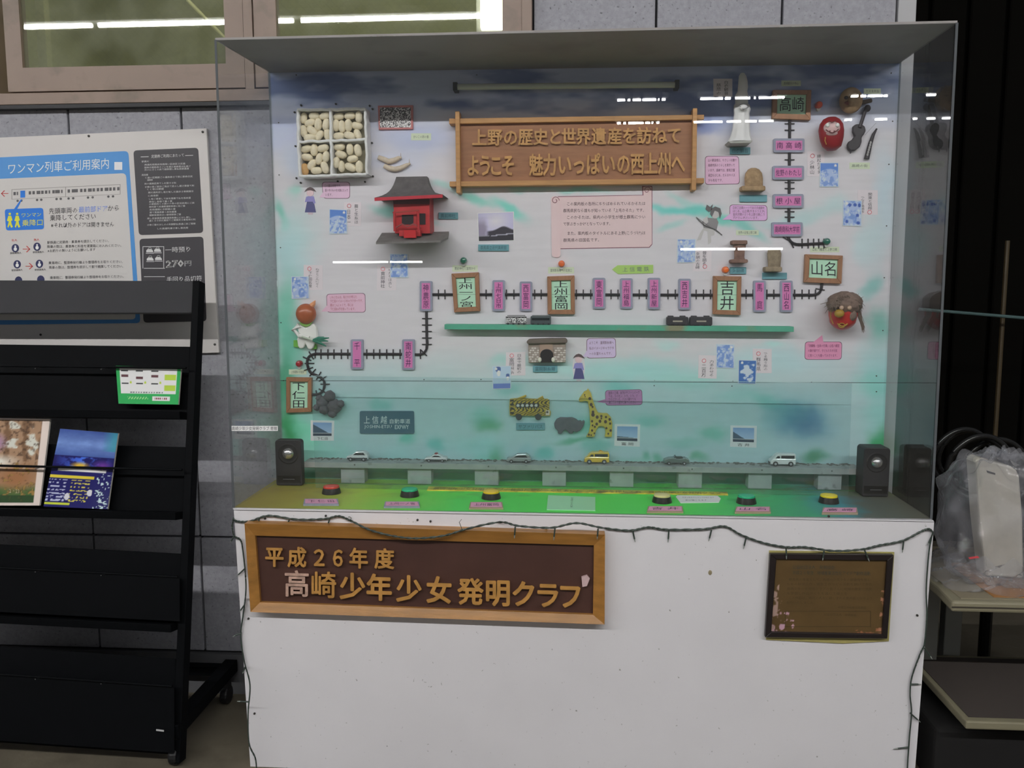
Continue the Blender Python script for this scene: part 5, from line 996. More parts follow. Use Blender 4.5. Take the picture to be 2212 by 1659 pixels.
# ================================================================ WOODEN PLAQUE ON THE CABINET
FP = lambda x, y, d=0.: aty(x, y, -d)
pq = thing('wooden_plaque', 'long wooden plaque with raised characters in a mitred frame on the white cabinet', 'plaque')
o4 = [(528, 1131), (1307, 1155), (1306, 1349), (541, 1322)]; i4 = [(551, 1157), (1283, 1178), (1281, 1328), (562, 1301)]
ff = mat('plaque_frame', C(140, 98, 46), .4, var=.22, scale=10, stretch=(1, 6, 6), bump=.15); dbn = mat('plaque_board', C(62, 40, 34), .45, var=.15, scale=8)
for k in range(4):
    O0, O1, I0, I1 = o4[k], o4[(k + 1) % 4], i4[k], i4[(k + 1) % 4]
    ob, ib = [FP(*O0, .034), FP(*O1, .034)], [FP(*I1, .022), FP(*I0, .022)]
    mb = MB(); top = ob + ib; bot = [np.array([p[0], 0, p[2]]) for p in top]; mb.hexa(top, bot); obj('frame_rail', mb, ff, pq)
plate('board', [(540, 1146), (1295, 1166), (1294, 1340), (552, 1312)], FP, 0, .012, dbn, pq)
lw = mat('plaque_letter', C(160, 118, 62), .4, var=.25, scale=30); lp = mat('plaque_letter_pale', C(170, 140, 125), .5, var=.3, scale=60)
for ch, x, w_ in zip('平成２６年度', (247, 377, 505, 612, 732, 880), (42, 42, 40, 38, 42, 44)):
    X_ = 500 + x / 2.665; letter(ch, X_, 1090 + (300 + (x - 247) * .018) / 2.665, w_, 46, .012, .012, lw, pq, .024, FP, .03)
for ch, x in zip('高崎少年少女発明クラフ', (376, 530, 697, 850, 1022, 1195, 1376, 1533, 1683, 1820, 1950)):
    X_ = 500 + x / 2.665; letter(ch, X_, 1090 + (455 + (x - 376) * .045) / 2.665, 57, 60, .012, .013, lp if ch == '高' else lw, pq, .016 if ch in '高崎' else .026, FP, .03)
obj('letter', MB().ext([FP(1256, 1247, .022), FP(1268, 1243, .022), FP(1274, 1250, .022), FP(1268, 1266, .022), FP(1258, 1268, .022)], (0, .008, 0)), flat(175, 150, 150), pq, label='broken pale voicing mark of the last letter')
# bronze plaque
bz = thing('bronze_plaque', 'weathered bronze plaque with faded text in a black frame on the cabinet', 'plaque')
plate('backing', [(1662, 1190), (1932, 1193), (1920, 1385), (1900, 1386), (1820, 1390), (1655, 1382)], FP, 0, .004, flat(140, 132, 80), bz)
oq = [(1664, 1197), (1931, 1199), (1917, 1380), (1653, 1377)]; iq = [(1677, 1208), (1917, 1211), (1906, 1371), (1666, 1366)]
for k in range(4): plate('frame_rail', [oq[k], oq[(k + 1) % 4], iq[(k + 1) % 4], iq[k]], FP, .004, .014, flat(28, 22, 22, .35), bz, bev=.001, seg=1)
def bzc(U, V):
    c = over(blank(U, (72, 56, 32)), (84, 65, 38), fbm(U * 3, V * 3, 2, 5)); s_ = fbm(U * 14, V * 10, 1.5, 12)
    c = over(c, (178, 140, 160), np.clip((s_ - .30 - U * 1.7 - (1 - V) * .8) * 16, 0, 1) * .9); c = over(c, (150, 95, 70), np.clip((s_ - .45 - (1 - V) * 1.6 - np.clip(.95 - U, 0, 1) * .9) * 18, 0, 1) * .8)
    c = over(c, (150, 125, 115), (np.clip((s_ - .52) * 20, 0, 1) * (U < .045) * (V > .3))); c = over(c, (155, 110, 85), (np.clip((s_ - .5) * 20, 0, 1) * (U > .965) * (V > .4))); return c
grid('metal_sheet', lambda u, v: FP(*bil([np.array(p, float) for p in iq], u, v), .010), 150, 100, bzc, bz, .35)
mb = MB(); J = flat(62, 50, 28)
line(mb, '公益社団法人　発明協会', 1712, 1225, 1803, 1226, 9, FP, .0106, bold=.01); line(mb, '平成２６年度　地域産業活性化アイデア創作活動', 1712, 1237, 1880, 1239, 9, FP, .0106, bold=.01)
m2 = MB()
for i, (s_, a_, b_) in enumerate((('群馬県の産業として、高崎の少年少女の創造性を育む', 1704, 1880), ('ための科学工作・電気工作などの活動を続けてきた', 1700, 1884), ('高崎少年少女発明クラブの皆さんに地域の歴史と文化', 1700, 1884), ('を学習し作品づくりを通じて郷土を', 1700, 1830), ('この作品は、地元の人々に親しまれる案内板となるよう', 1704, 1884), ('制作いたしました。', 1699, 1760))): line(m2, s_, a_, 1251.5 + i * 10, b_, 1252.5 + i * 10, 6.5, FP, .0106)
line(m2, '平成二十七年三月吉日', 1810, 1312, 1870, 1313, 6, FP, .0106); line(m2, '公益社団法人　発明協会', 1780, 1327, 1850, 1329, 6, FP, .0106)
for q in (R4(1697, 1320, 1881, 1321), R4(1696, 1353, 1880, 1354), R4(1696, 1320, 1697.2, 1354), R4(1880, 1320, 1881.2, 1355)): m2.ext([FP(x, y, .0108) for x, y in q], (0, .0004, 0))
obj('heading_text', mb, flat(48, 52, 45), bz); obj('body_text', m2, J, bz)
# ================================================================ LIGHT GARLAND
gl = thing('light_garland', 'dark green fairy-light cable with tiny bulbs strung along and down the cabinet', 'fairy lights'); gm_ = mat('green_cable', C(42, 52, 46), .5)
def smooth_path(pts, per=5):
    out = []; P = [np.array(p, float) for p in pts]; P = [P[0]] + P + [P[-1]]
    for i in range(1, len(P) - 2):
        for k in range(per):
            t_ = k / per; out.append(.5 * ((2 * P[i]) + (-P[i - 1] + P[i + 1]) * t_ + (2 * P[i - 1] - 5 * P[i] + 4 * P[i + 1] - P[i + 2]) * t_ ** 2 + (-P[i - 1] + 3 * P[i] - 3 * P[i + 1] + P[i + 2]) * t_ ** 3))
    out.append(P[-1]); return out
topc = [(504, 1120), (512, 1126), (540, 1126), (580, 1114), (640, 1122), (700, 1121), (732, 1115), (760, 1126), (800, 1145), (850, 1158), (900, 1163), (960, 1157), (1010, 1142), (1080, 1128), (1120, 1136), (1190, 1140), (1245, 1130), (1300, 1140), (1360, 1146), (1400, 1139), (1440, 1144), (1520, 1143), (1565, 1137), (1600, 1155), (1650, 1173), (1700, 1182), (1740, 1182), (1800, 1190), (1860, 1187), (1900, 1178), (1950, 1168), (1990, 1148), (2007, 1143), (2015, 1150)]
leftc = [(504, 1120), (502, 1140), (506, 1158), (519, 1166), (524, 1185), (530, 1240), (531, 1280), (525, 1330), (520, 1375), (528, 1430), (540, 1480), (536, 1540), (538, 1605), (552, 1640), (553, 1680), (548, 1760)]
rightc = [(2015, 1150), (2007, 1190), (2001, 1270), (2002, 1330), (1997, 1390), (1988, 1412), (1970, 1462), (1966, 1500), (1969, 1540), (1964, 1600), (1960, 1680), (1966, 1760)]
for pts, dd in ((topc, .0), (leftc, 0), (rightc, 0)):
    sp_ = smooth_path(pts, 8)
    over_plaque = lambda x: .040 if (x[1] > 1128 and 530 < x[0] < 1307) else (.022 if (x[1] > 1186 and 1655 < x[0] < 1935 and x[1] < 1200) else .006)
    for ph in (0, math.pi):
        path = []
        for i, p in enumerate(sp_):
            path.append(FP(p[0], p[1] + 1.3 * math.cos(i * 1.3 + ph), over_plaque(p) + .002 * math.sin(i * 1.3 + ph)))
        obj('cable', MB().tube(path, .0019, 6), gm_, gl, smooth=True)
bl_ = [((625, 1123), (617, 1138)), ((560, 1118), (558, 1130)), ((712, 1122), (706, 1139)), ((1113, 1138), (1111, 1163)), ((1199, 1140), (1196, 1167)), ((1292, 1142), (1290, 1165)), ((1367, 1147), (1372, 1171)), ((1445, 1145), (1443, 1172)), ((1537, 1145), (1531, 1169)), ((1612, 1160), (1606, 1186)), ((1698, 1182), (1699, 1208)), ((1780, 1190), (1777, 1211)), ((1867, 1187), (1878, 1213)), ((1952, 1170), (1949, 1194)), ((504, 1125), (499, 1142)), ((506, 1158), (497, 1173)), ((529, 1228), (510, 1246)), ((527, 1308), (517, 1322)), ((522, 1367), (503, 1375)), ((530, 1440), (524, 1455)), ((537, 1516), (512, 1515)), ((2012, 1160), (2004, 1178)), ((1997, 1400), (2014, 1424)), ((1967, 1478), (1990, 1478)), ((1966, 1540), (1988, 1560)), ((1964, 1614), (1930, 1618))]
cb = mat('clear_bulb', C(120, 125, 120), .15)
for a_, b_ in bl_:
    k = .042 if (530 < a_[0] < 1307 and a_[1] > 1128) else (.024 if 1655 < a_[0] < 1935 else .006)
    a3, b3 = FP(*a_, k), FP(*b_, k); m3_ = a3 + (b3 - a3) * .72
    s_ = obj('bulb_holder', MB().tube([a3, m3_], .0021, 6), gm_, gl); obj('bulb', MB().tube([m3_, b3], [.0018, .0008], 6), cb, s_)
obj('loose_tail', MB().tube([FP(x, y, .043) for x, y in ((997, 1122), (992, 1128), (996, 1138), (999, 1147))], .0009, 5), gm_, gl); obj('loose_tail', MB().tube([FP(x, y, .006) for x, y in ((752, 1125), (757, 1124), (759, 1119), (755, 1116), (752, 1117))], .0009, 5), gm_, gl)
# ================================================================ NOTICE BOARD ON THE WALL
nb = thing('notice_board', 'large white station notice board with blue and black panels on the wall', 'notice board')
WB = lambda x, y, d=0.: aty(x, y, WY - .014 - d)
p1, p2, p3 = WB(446, 277), WB(473, 762), WB(0, 297)
sl = np.array([p1[0] - p3[0], p1[2] - p3[2]]); sl /= np.linalg.norm(sl)
tlx = np.array([p1[0] - sl[0] * 1.5, p1[1], p1[2] - sl[1] * 1.5]); blx = np.array([p2[0] - sl[0] * 1.5, p2[1], p2[2] - sl[1] * 1.5])
obj('panel', MB().ext([tlx, p1, p2, blx], (0, .012, 0)), mat('notice_white', C(178, 174, 172), .4), nb, bev=.001, seg=1)
for x, y in ((192, 294), (438, 285), (464, 744), (88, 723)): obj('screw', MB().lathe([(.0005, .003), (.0035, .002), (.004, 0)], WB(x, y), 'y', 10), SC, nb)
blu, wht, blk2 = flat(66, 126, 184, .45), flat(180, 177, 175, .45), flat(50, 48, 52, .45)
plate('blue_panel', rrect([(-60, 343), (277, 326), (303, 698), (-60, 702)], 9), WB, 0, .0006, blu, nb)
plate('white_panel', rrect([(-60, 389), (272, 374), (293, 690), (-60, 692)], 9), WB, .0006, .0006, wht, nb)
plate('black_panel', rrect([(288, 325), (428, 319), (439, 503), (300, 508)], 8), WB, 0, .0006, blk2, nb); plate('black_panel', rrect([(301, 516), (439, 511), (446, 694), (310, 697)], 8), WB, 0, .0006, blk2, nb)
mb = MB(); line(mb, 'ワンマン列車ご利用案内', 18, 365, 235, 353, 25, WB, .0012, res=2, bold=.003); obj('heading', mb, flat(200, 208, 212), nb)
dm_ = MB(); line(dm_, '先頭車両の', 106, 456, 167, 454, 14, WB, .0018); line(dm_, 'から', 233, 450, 257, 449, 14, WB, .0018); line(dm_, '乗降してください', 108, 471, 207, 467, 14, WB, .0018); line(dm_, '※それ以外のドアは開きません', 110, 487, 246, 484, 12, WB, .0018)
for s_, x0, x1, y0, y1 in (('駅係員に定期券・乗車券を提示してください。', 102, 235, 524, 520), ('降車の際は、乗車券と料金を運賃箱にお入れください。', 102, 262, 533, 530), ('※お釣りの無いようにお願いします', 103, 206, 542, 539), ('乗車時に、整理券発行機より整理券をお取りください。', 105, 265, 568, 565), ('降車の際は、整理券を提示して駅で精算してください。', 106, 266, 578, 575), ('乗車時に、整理券発行機より整理券をお取りください。', 108, 267, 600, 597)):
    line(dm_, s_, x0, y0, x1, y1, 7, WB, .0018, bold=.006)
for x, y in ((22, 547), (71, 545), (25, 584), (75, 583)): line(dm_, '駅係員無人', x, y, x + 24, y - 1, 5, WB, .0018)
obj('black_text', dm_, INK, nb)
m2 = MB(); line(m2, '最前部ドア', 170, 453, 232, 450, 14, WB, .0018); obj('blue_text', m2, flat(95, 125, 195), nb)
m2 = MB(); line(m2, '有人', 25, 519, 37, 519, 6, WB, .0018); line(m2, '無人', 73, 518, 85, 518, 6, WB, .0018)
def arrow(mb, x0, x1, y, s_=1.3):
    d_ = 1 if x1 > x0 else -1
    mb.ext([WB(a, b, .002) for a, b in ((x0, y - s_ / 2), (x1, y - s_ / 2), (x1, y + s_ / 2), (x0, y + s_ / 2))], (0, .0004, 0))
    for k in (-1, 1): mb.ext([WB(a, b, .002) for a, b in ((x1, y), (x1 - d_ * 7, y + k * 7), (x1 - d_ * 8.5, y + k * 6), (x1 - d_ * 2, y))], (0, .0004, 0))
arrow(m2, 49, 65, 538); arrow(m2, 55, 71, 575); arrow(m2, 18, 2, 418); obj('red_marks', m2, flat(170, 50, 45), nb)
m2 = MB()
for x, y in ((33, 536), (80, 533), (37, 571), (85, 570), (40, 606), (88, 604)):
    m2.ext([WB(x + 8 * math.cos(a), y + 9 * math.sin(a), .0018) for a in np.linspace(0, 6, 18)], (0, .0004, 0))
obj('round_icons', m2, flat(35, 38, 75), nb)['kind'] = 'stuff'
m2 = MB()
for x, y in ((33, 536), (80, 533), (37, 571), (85, 570)): m2.ext([WB(x + 3.6 * math.cos(a), y + 2 + 4.2 * math.sin(a), .0022) for a in np.linspace(0, 6, 10)], (0, .0003, 0)); m2.ext([WB(x + 2 * math.cos(a), y - 4 + 2 * math.sin(a), .0022) for a in np.linspace(0, 6, 8)], (0, .0003, 0))
obj('icon_figures', m2, flat(205, 205, 205), nb)['kind'] = 'stuff'
# train drawing
m2 = MB()
def TQ(x, y, d=.0018): return WB(x, y - (x - 24) * .047, d)
def rq(mb, x0, y0, x1, y1, d=.0018): mb.ext([TQ(x0, y0, d), TQ(x1, y0, d), TQ(x1, y1, d), TQ(x0, y1, d)], (0, .0004, 0))
rq(m2, 25, 409, 260, 410); rq(m2, 25, 430, 260, 430.8); rq(m2, 25, 409, 26, 431); rq(m2, 259, 409, 260, 431); rq(m2, 141, 409, 142, 431)
obj('train_outline', m2, flat(135, 130, 128), nb); m2 = MB()
for x in (29, 36, 62, 70, 79, 84, 89, 97, 105, 113, 119, 124, 132, 146, 155, 160, 165, 173, 181, 190, 195, 200, 209, 217, 226, 231, 236, 244, 253): rq(m2, x, 415, x + (5 if x % 3 else 3), 422)
for x in (38, 46, 80, 89, 122, 131, 148, 158, 190, 200, 234, 244): m2.ext([TQ(x + 2.6 * math.cos(a), 434.5 + 2.6 * math.sin(a)) for a in np.linspace(0, 6, 10)], (0, .0004, 0))
obj('train_windows', m2, flat(80, 78, 80), nb)['kind'] = 'stuff'
m2 = MB(); rq(m2, 44, 413, 54, 428, .002); m2.ext([WB(x, y, .002) for x, y in ((44, 432), (48, 430), (37, 451), (30, 452))], (0, .0004, 0)); m2.ext([WB(x, y, .002) for x, y in rrect([(10, 452), (93, 449), (95, 495), (13, 498)], 6)], (0, .0004, 0))
obj('blue_callout', m2, flat(35, 105, 190), nb)
m2 = MB(); line(m2, 'ワンマン', 47, 465, 89, 463, 10, WB, .0026); line(m2, '乗降口', 48, 482, 92, 480, 15, WB, .0026)
for x in (21, 37):
    m2.ext([WB(x + 2.6 * math.cos(a), 462 + 2.6 * math.sin(a), .0026) for a in np.linspace(0, 6, 10)], (0, .0003, 0)); m2.ext([WB(x + a, b, .0026) for a, b in ((-3, 466), (3, 466), (6, 476), (3, 477), (4, 484), (7, 490), (3, 492), (0, 485), (-3, 492), (-5, 490), (-2, 478), (-6, 477))], (0, .0003, 0))
obj('yellow_marks', m2, flat(195, 195, 60), nb)
m2 = MB(); m2.ext([WB(x, y, .0012) for x, y in R4(247, 350, 264, 367)], (0, .0004, 0)); obj('code_square', m2, flat(200, 200, 205), nb)
m2 = MB(); line(m2, '定期券ご利用にあたって', 327, 338, 397, 335, 8, WB, .0012, bold=.005); rr_ = random.Random(3)
for x0, x1 in ((304, 321), (400, 417)): m2.ext([WB(x, y - (x - 304) * .03, .0012) for x, y in R4(x0, 338.3, x1, 339.6)], (0, .0003, 0))
for yy, x0, w_ in ((349, 306, 16), (356, 312, 88), (362, 312, 100), (367, 312, 96), (378, 306, 14), (384, 314, 102), (389, 318, 12), (397, 312, 68), (404, 313, 106), (409, 318, 36), (416, 320, 98), (423, 320, 22), (430, 322, 90), (436, 322, 50), (441, 322, 98), (447, 322, 78), (453, 323, 56), (459, 323, 58), (465, 323, 68), (472, 318, 94), (477, 322, 100), (486, 318, 104), (494, 340, 66)):
    n_ = max(3, int(w_ / 5.2)); s_ = ''.join(rr_.choice('定期券普通乗車運賃区間有効払戻駅員係提示してくださいのごを利用はに') for _ in range(n_)); line(m2, s_, x0, yy + (0), x0 + w_, yy - w_ * .03, 4.4, WB, .0012)
line(m2, '一時預り', 357, 540, 411, 538, 13, WB, .0012, bold=.01); line(m2, '270', 359, 570, 396, 568, 20, WB, .0012, bold=.03); line(m2, '円', 399, 569, 413, 568, 13, WB, .0012, bold=.02); line(m2, '手回り品切符', 360, 604, 436, 601, 13, WB, .0012, bold=.01)
for q in (R4(308, 532, 353, 533.3), R4(311, 579, 356, 580.3), R4(308, 532, 309.3, 580), R4(353, 532, 354.3, 580), R4(311, 597, 356, 598.2)): m2.ext([WB(x, y, .0012) for x, y in q], (0, .0003, 0))
for x, y in ((316, 545), (333, 544), (317, 563), (335, 562)):
    m2.ext([WB(x + a, y + b, .0012) for a, b in ((0, 0), (15, 0), (14, -4), (11, -7), (3, -7), (0, -4))], (0, .0003, 0)); m2.tube([WB(x + 4, y - 7, .0014), WB(x + 5, y - 10, .0014), WB(x + 10, y - 10, .0014), WB(x + 11, y - 7, .0014)], .0007, 4); m2.ext([WB(x + a, y + b, .0012) for a, b in ((-1, 1.5), (16, 1.5), (16, 2.8), (-1, 2.8))], (0, .0003, 0))
obj('white_text', m2, flat(185, 185, 185), nb)
# ================================================================ BROCHURE RACK
KS = .208
def RK(px, py, off=0.):   # point on the leaning plane of the rack, off = towards the viewer
    nrm = np.array([0, -1, KS]) / math.hypot(1, KS); p0 = nrm * off; d_ = ray(px, py); t_ = np.dot(p0 - CAM, nrm) / np.dot(d_, nrm); return CAM + d_ * t_
NR = np.array([0, -1, KS]) / math.hypot(1, KS)
rack = thing('brochure_rack', 'tall black metal brochure rack on castors with four tilted shelves', 'rack')
bm_ = mat('black_metal', C(5, 6, 8), .6, spec=.08, var=.1, scale=30); hd = mat('header_metal', C(38, 38, 41), .55, spec=.25, var=.08, scale=6)
def sheet(name, q, off, th, m, par=rack): 
    pts = [RK(x, y, off) for x, y in q]; return obj(name, MB().ext(pts, tuple(NR * -th)), m, par, bev=.001, seg=1)
EL = -420
xr = lambda y: 432 - (y - 605) * (432 - 388) / 1045.
def L2(y, s_): return lambda x: y + s_ * x
sheet('header_panel', [(EL, 604), (428, 607), (424, 676), (EL, 677)], .012, .02, hd)
for (yt, yr, yb, s_) in ((744, 790, 886, .012), (957, 1006, 1096, .022), (1176, 1226, 1322, .052), (1397, 1456, 1600, .07)):
    f_ = lambda y: (lambda x: y + s_ * x); xe = xr(yb) - 14
    sheet('back_plate', [(EL, f_(yt)(EL)), (xe + 4, f_(yt)(xe)), (xe, f_(yb + 4)(xe)), (EL, f_(yb + 4)(EL))], .0, .004, bm_)
    a_, b_ = RK(EL, f_(yb)(EL), .0), RK(xe, f_(yb)(xe), .0); o_ = NR * .055
    if yt < 1300: obj('ledge', MB().hexa([a_, b_, b_ + o_, a_ + o_], [p - np.array([0, 0, .022]) for p in (a_, b_, b_ + o_, a_ + o_)]), bm_, rack, bev=.001, seg=1)
    r0, r1 = RK(EL, f_(yr)(EL), .052), RK(xe - 4, f_(yr)(xe), .052)
    obj('front_rail', MB().tube([r0, r1], .0035, 8), bm_, rack)
    if yt > 1100:
        obj('front_plate', MB().ext([RK(x, f_(y)(x), .05) for x, y in ((EL, yr + 4), (xe, yr + 4), (xe, yb), (EL, yb))], tuple(NR * -.003)), bm_, rack)
    for k in (90, 232): 
        p_ = RK(k, f_(yr)(k), .0); obj('divider_wire', MB().tube([p_, RK(k - 14, f_(yr)(k) + 5, .052)], .0016, 6), flat(70, 70, 70, .3), rack)
mb = MB(); up_ = [RK(436, 606, .02), RK(432 - 18, 606, .02)]
for off0 in (.02,):
    q = [(416, 606), (431, 606), (388, 1650), (370, 1650)]; mb.ext([RK(x, y, .03) for x, y in q], tuple(NR * -.04))
obj('upright', mb, bm_, rack, bev=.002)
lf = RK(382, 1640, 0); xU = lf[0]
obj('base_rail', MB().hexa([(xU - .02, -.02, .085), (xU + .02, -.02, .085), (xU + .02, -.02, .125), (xU - .02, -.02, .125)], [(xU - .02 , .40, .085), (xU + .02, .40, .085), (xU + .02, .40, .125), (xU - .02, .40, .125)]), bm_, rack, bev=.002)
obj('cross_bar', MB().box(-1.9, xU, .36, .39, .085, .115), bm_, rack)
for y in (.0, .35):
    cs = obj('castor', MB().box(xU - .012, xU + .012, y - .014, y + .014, .05, .086), flat(16, 16, 18, .6), rack); obj('wheel', MB().lathe([(.028, -.011), (.03, -.006), (.03, .006), (.028, .011)], (0, 0, 0), 'y', 18), flat(16, 16, 18, .5), cs)
    w_ = cs.children[0] if cs.children else [o for o in COL.objects if o.parent == cs][0]
    for v in w_.data.vertices: c_ = v.co.copy(); v.co = (xU + c_.y, y + c_.x, .03 + c_.z)
sheet('maker_label', [(337, 1575), (354, 1577), (354, 1581), (337, 1579)], .058, .001, flat(150, 150, 150))
# brochures
def mag(q, off, cf, nx, ny, name, label, curl=0., cat='brochure'):
    t = thing(name, label, cat); q = [np.array(p, float) for p in q]
    def P(u, v): return RK(*bil(q, u, v), off + .014 * v * 0 + curl * math.sin(u * math.pi) * .35 + curl * (1 - v) ** 2)
    grid('cover', P, nx, ny, cf, t, .25)
    pts = [P(u, v) for u, v in ((0, 0), (1, 0), (1, 1), (0, 1))]
    vs = []; N_ = 8; mb = MB()
    top = [P(i / N_, 0) for i in range(N_ + 1)]; bot = [P(i / N_, 1) for i in range(N_ + 1)]
    for j in range(N_):
        for i in range(N_):
            a4 = [P(i / N_, j / N_) , P((i + 1) / N_, j / N_), P((i + 1) / N_, (j + 1) / N_), P(i / N_, (j + 1) / N_)]
            mb.ext([p - NR * .0012 for p in a4], tuple(NR * -.006))
    obj('pages', mb, flat(190, 185, 180), t, weld=True)
def m1(U, V):
    c = blank(U, (150, 120, 95)); n = fbm(U * 5, V * 7, 1.5, 2); c = over(c, (95, 70, 50), np.clip((np.sin(U * 26 + n * 5) - .2) * 2, 0, 1) * (V < .5) * .7); c = over(c, (190, 190, 180), np.clip((n - .55) * 12, 0, 1) * (V < .62))
    c = over(c, (62, 92, 50), np.clip((V - .74) * 12, 0, 1)); c = over(c, (140, 98, 66), np.clip(1.3 - np.hypot((U - .62) * 3.4, (V - .68) * 6), 0, 1)); c = over(c, (205, 200, 190), np.clip(1.2 - np.hypot((U - .35) * 3.2, (V - .50) * 12), 0, 1)); c = over(c, (150, 120, 155), np.clip(1.2 - np.hypot((U - .32) * 7, (V - .28) * 9), 0, 1))
    n2 = fbm(U * 18, V * 22, 1.4, 6); c = over(c, (60, 45, 35), np.clip((n2 - .58) * 10, 0, 1) * .6); c = over(c, (140, 112, 62), np.clip((n2 - .66) * 20, 0, 1) * (V > .5)); c = over(c, (40, 60, 38), (V > .88) * .8)
    e = (U > .9) | (V < .025) | (V > .965); c = over(c, (208, 190, 182), e * 1.); return c
mag([(-60, 902), (108, 905), (85, 1092), (-60, 1092)], .022, m1, 70, 80, 'brochure', 'cream-edged brochure with a woodland scene on the second rack shelf')
obj('lettering', line(MB(), '2・23', 20, 1060, 42, 1061, 12, lambda x, y, d=0.: RK(x, y, .024), 0, bold=.02), flat(200, 195, 160), [o for o in COL.objects if o.name.startswith('brochure') and o.type == 'EMPTY' and 'woodland' in o.get('label', '')][-1])
def m2f(U, V):
    c = over(blank(U, (55, 75, 140)), (130, 160, 215), np.clip(1 - np.abs(V - .18) * 5, 0, 1) * (.5 + .5 * fbm(U * 4, V * 10, 2, 2))); c = over(c, (60, 150, 160), np.clip((U - .75) * 5, 0, 1) * (V < .25) * .7)
    c = over(c, (30, 28, 85), (V > .33) * .95); g = fbm(U * 8, V * 14, 1.5, 7); c = over(c, (70, 110, 220), np.clip((g - .5) * 8, 0, 1) * (V > .34) * (V < .5) * np.clip(1 - abs(U - .5) * 2, 0, 1)); c = over(c, (215, 170, 60), np.clip(1.3 - np.hypot((U - .45) * 7, (V - .455) * 22), 0, 1)); c = over(c, (110, 60, 150), np.clip(1 - np.hypot((U - .82) * 5, (V - .44) * 12), 0, 1))
    c = over(c, (205, 210, 225), (np.abs(V - .515) < .016) * (U > .1) * (U < .9)); c = over(c, (205, 185, 60), (np.abs(V - .605) < .018) * (U < .72)); n3 = vn(U * 40, V * 60, 1, 5); rows = (np.sin(V * 140) > .2) & (V > .64) & (V < .93)
    c = over(c, (170, 175, 200), (rows & (n3 > .45) & (U < .3))); c = over(c, (190, 180, 80), rows & (n3 > .5) & (U > .36) & (U < .66)); c = over(c, (180, 200, 220), (n3 > .72) & (V > .52) & (U > .76)); c = over(c, (215, 215, 220), ((np.hypot((U - .33) * 1.1, V - .86) < .045) | (np.hypot((U - .68) * 1.1, V - .80) < .045)) * .9); c = over(c, (180, 190, 60), (np.abs(V - .955) < .01) * (U < .4)); return c
mag([(130, 926), (255, 936), (232, 1100), (94, 1094)], .026, m2f, 90, 110, 'brochure', 'glossy dark blue brochure with a curling top on the second rack shelf', .03)
def m3f(U, V):
    c = blank(U, (45, 150, 80)); wv = (V > .06) & (V < .72) & (U > .05) & (U < .95); c = over(c, (205, 210, 206), wv * 1.)
    for x in (.13, .36, .6):
        b_ = (np.abs(U - x) < .055) & (V > .10) & (V < .48); c = over(c, (40, 42, 44), b_ * 1.); c = over(c, (205, 208, 208), (b_ & (V > .14) & (V < .44)) * 1.); c = over(c, (90, 60, 65), (b_ & (np.abs(V - (.26 if x != .36 else .31)) < .03)) * 1.); c = over(c, (170, 190, 60), (np.hypot(U - x - .09, (V - .43) * .6) < .02) * 1.)
    c = over(c, (165, 190, 70), ((np.abs(U - .85) < .09) & ((np.abs(V - .28) < .07) | (np.abs(V - .57) < .07))) * 1.); c = over(c, (95, 105, 100), ((np.abs(V - .69) < .015) & (U > .2) & (U < .75) & (np.sin(U * 150) > -.2)) * 1.); c = over(c, (210, 210, 208), ((np.abs(V - .85) < .06) & (U > .56) & (U < .86)) * 1.); c = over(c, (120, 30, 50), ((np.abs(V - .85) < .02) & (U > .6) & (U < .82) & (np.sin(U * 200) > -.3)) * 1.)
    c = over(c, (160, 200, 140), ((np.abs(V - .84) < .03) & (U > .15) & (U < .5) & (np.sin(U * 140 + V * 60) > .1)) * .8); return c
mag([(250, 790), (391, 793), (385, 874), (256, 872)], .034, m3f, 100, 60, 'leaflet_stack', 'green and white leaflet stack with phone pictures on the top rack shelf', .006, 'leaflets')
# ================================================================ CART, BAG, HOSES
ct = thing('service_cart', 'beige two-tier cart with a wood-patterned inset on its top', 'cart')
bg_ = mat('beige_plastic', C(112, 107, 88), .5, var=.08, scale=10); yT = -.05; zT = float(aty(2100, 1300, yT)[2]); xT = float(aty(2056, 1312, yT)[0]); zS = float(aty(2150, 1560, yT)[2]); xS = float(aty(2087, 1560, yT)[0])
obj('top_tray', MB().ext([(xT, yT, zT), (xT + .75, yT, zT), (xT + .75, .42, zT), (1.872, .42, zT), (1.872, .06, zT)], (0, 0, -.028)), bg_, ct, bev=.006)
obj('top_surface', MB().ext([(xT + .03, yT + .02, zT + .002), (xT + .7, yT + .02, zT + .002), (xT + .7, .4, zT + .002), (xT + .03, .4, zT + .002)], (0, 0, -.004)), flat(112, 104, 86, .7), ct)
obj('edge_groove', MB().box(xT - .0005, xT + .752, yT - .0008, yT, zT - .017, zT - .013), flat(50, 45, 38), ct)
obj('inset', MB().box(xT + .115, xT + .26, yT + .03, .25, zT + .002, zT + .0035), flat(135, 92, 48), ct, label='brown wood inset')
obj('lower_shelf', MB().box(xS, xS + .75, yT, .35, zS - .022, zS), bg_, ct, bev=.004)
obj('lower_surface', MB().box(xS + .015, xS + .7, yT + .02, .33, zS + .001, zS + .002), flat(54, 48, 44, .9), ct)
for x, y in ((xT + .08, .33), (xT + .17, .38), (xT + .68, .38), (xT + .68, 0)): obj('leg', MB().box(x, x + .05, y - .02, y + .02, .05, zT - .029), flat(105, 105, 100, .5), ct, bev=.003)
obj('base_shade_box', MB().box(1.872, 2.75, .02, .34, .0, zS - .06), flat(10, 9, 9, .9), ct, bev=.01)  # black box, widened to stand in for the shade under the cart
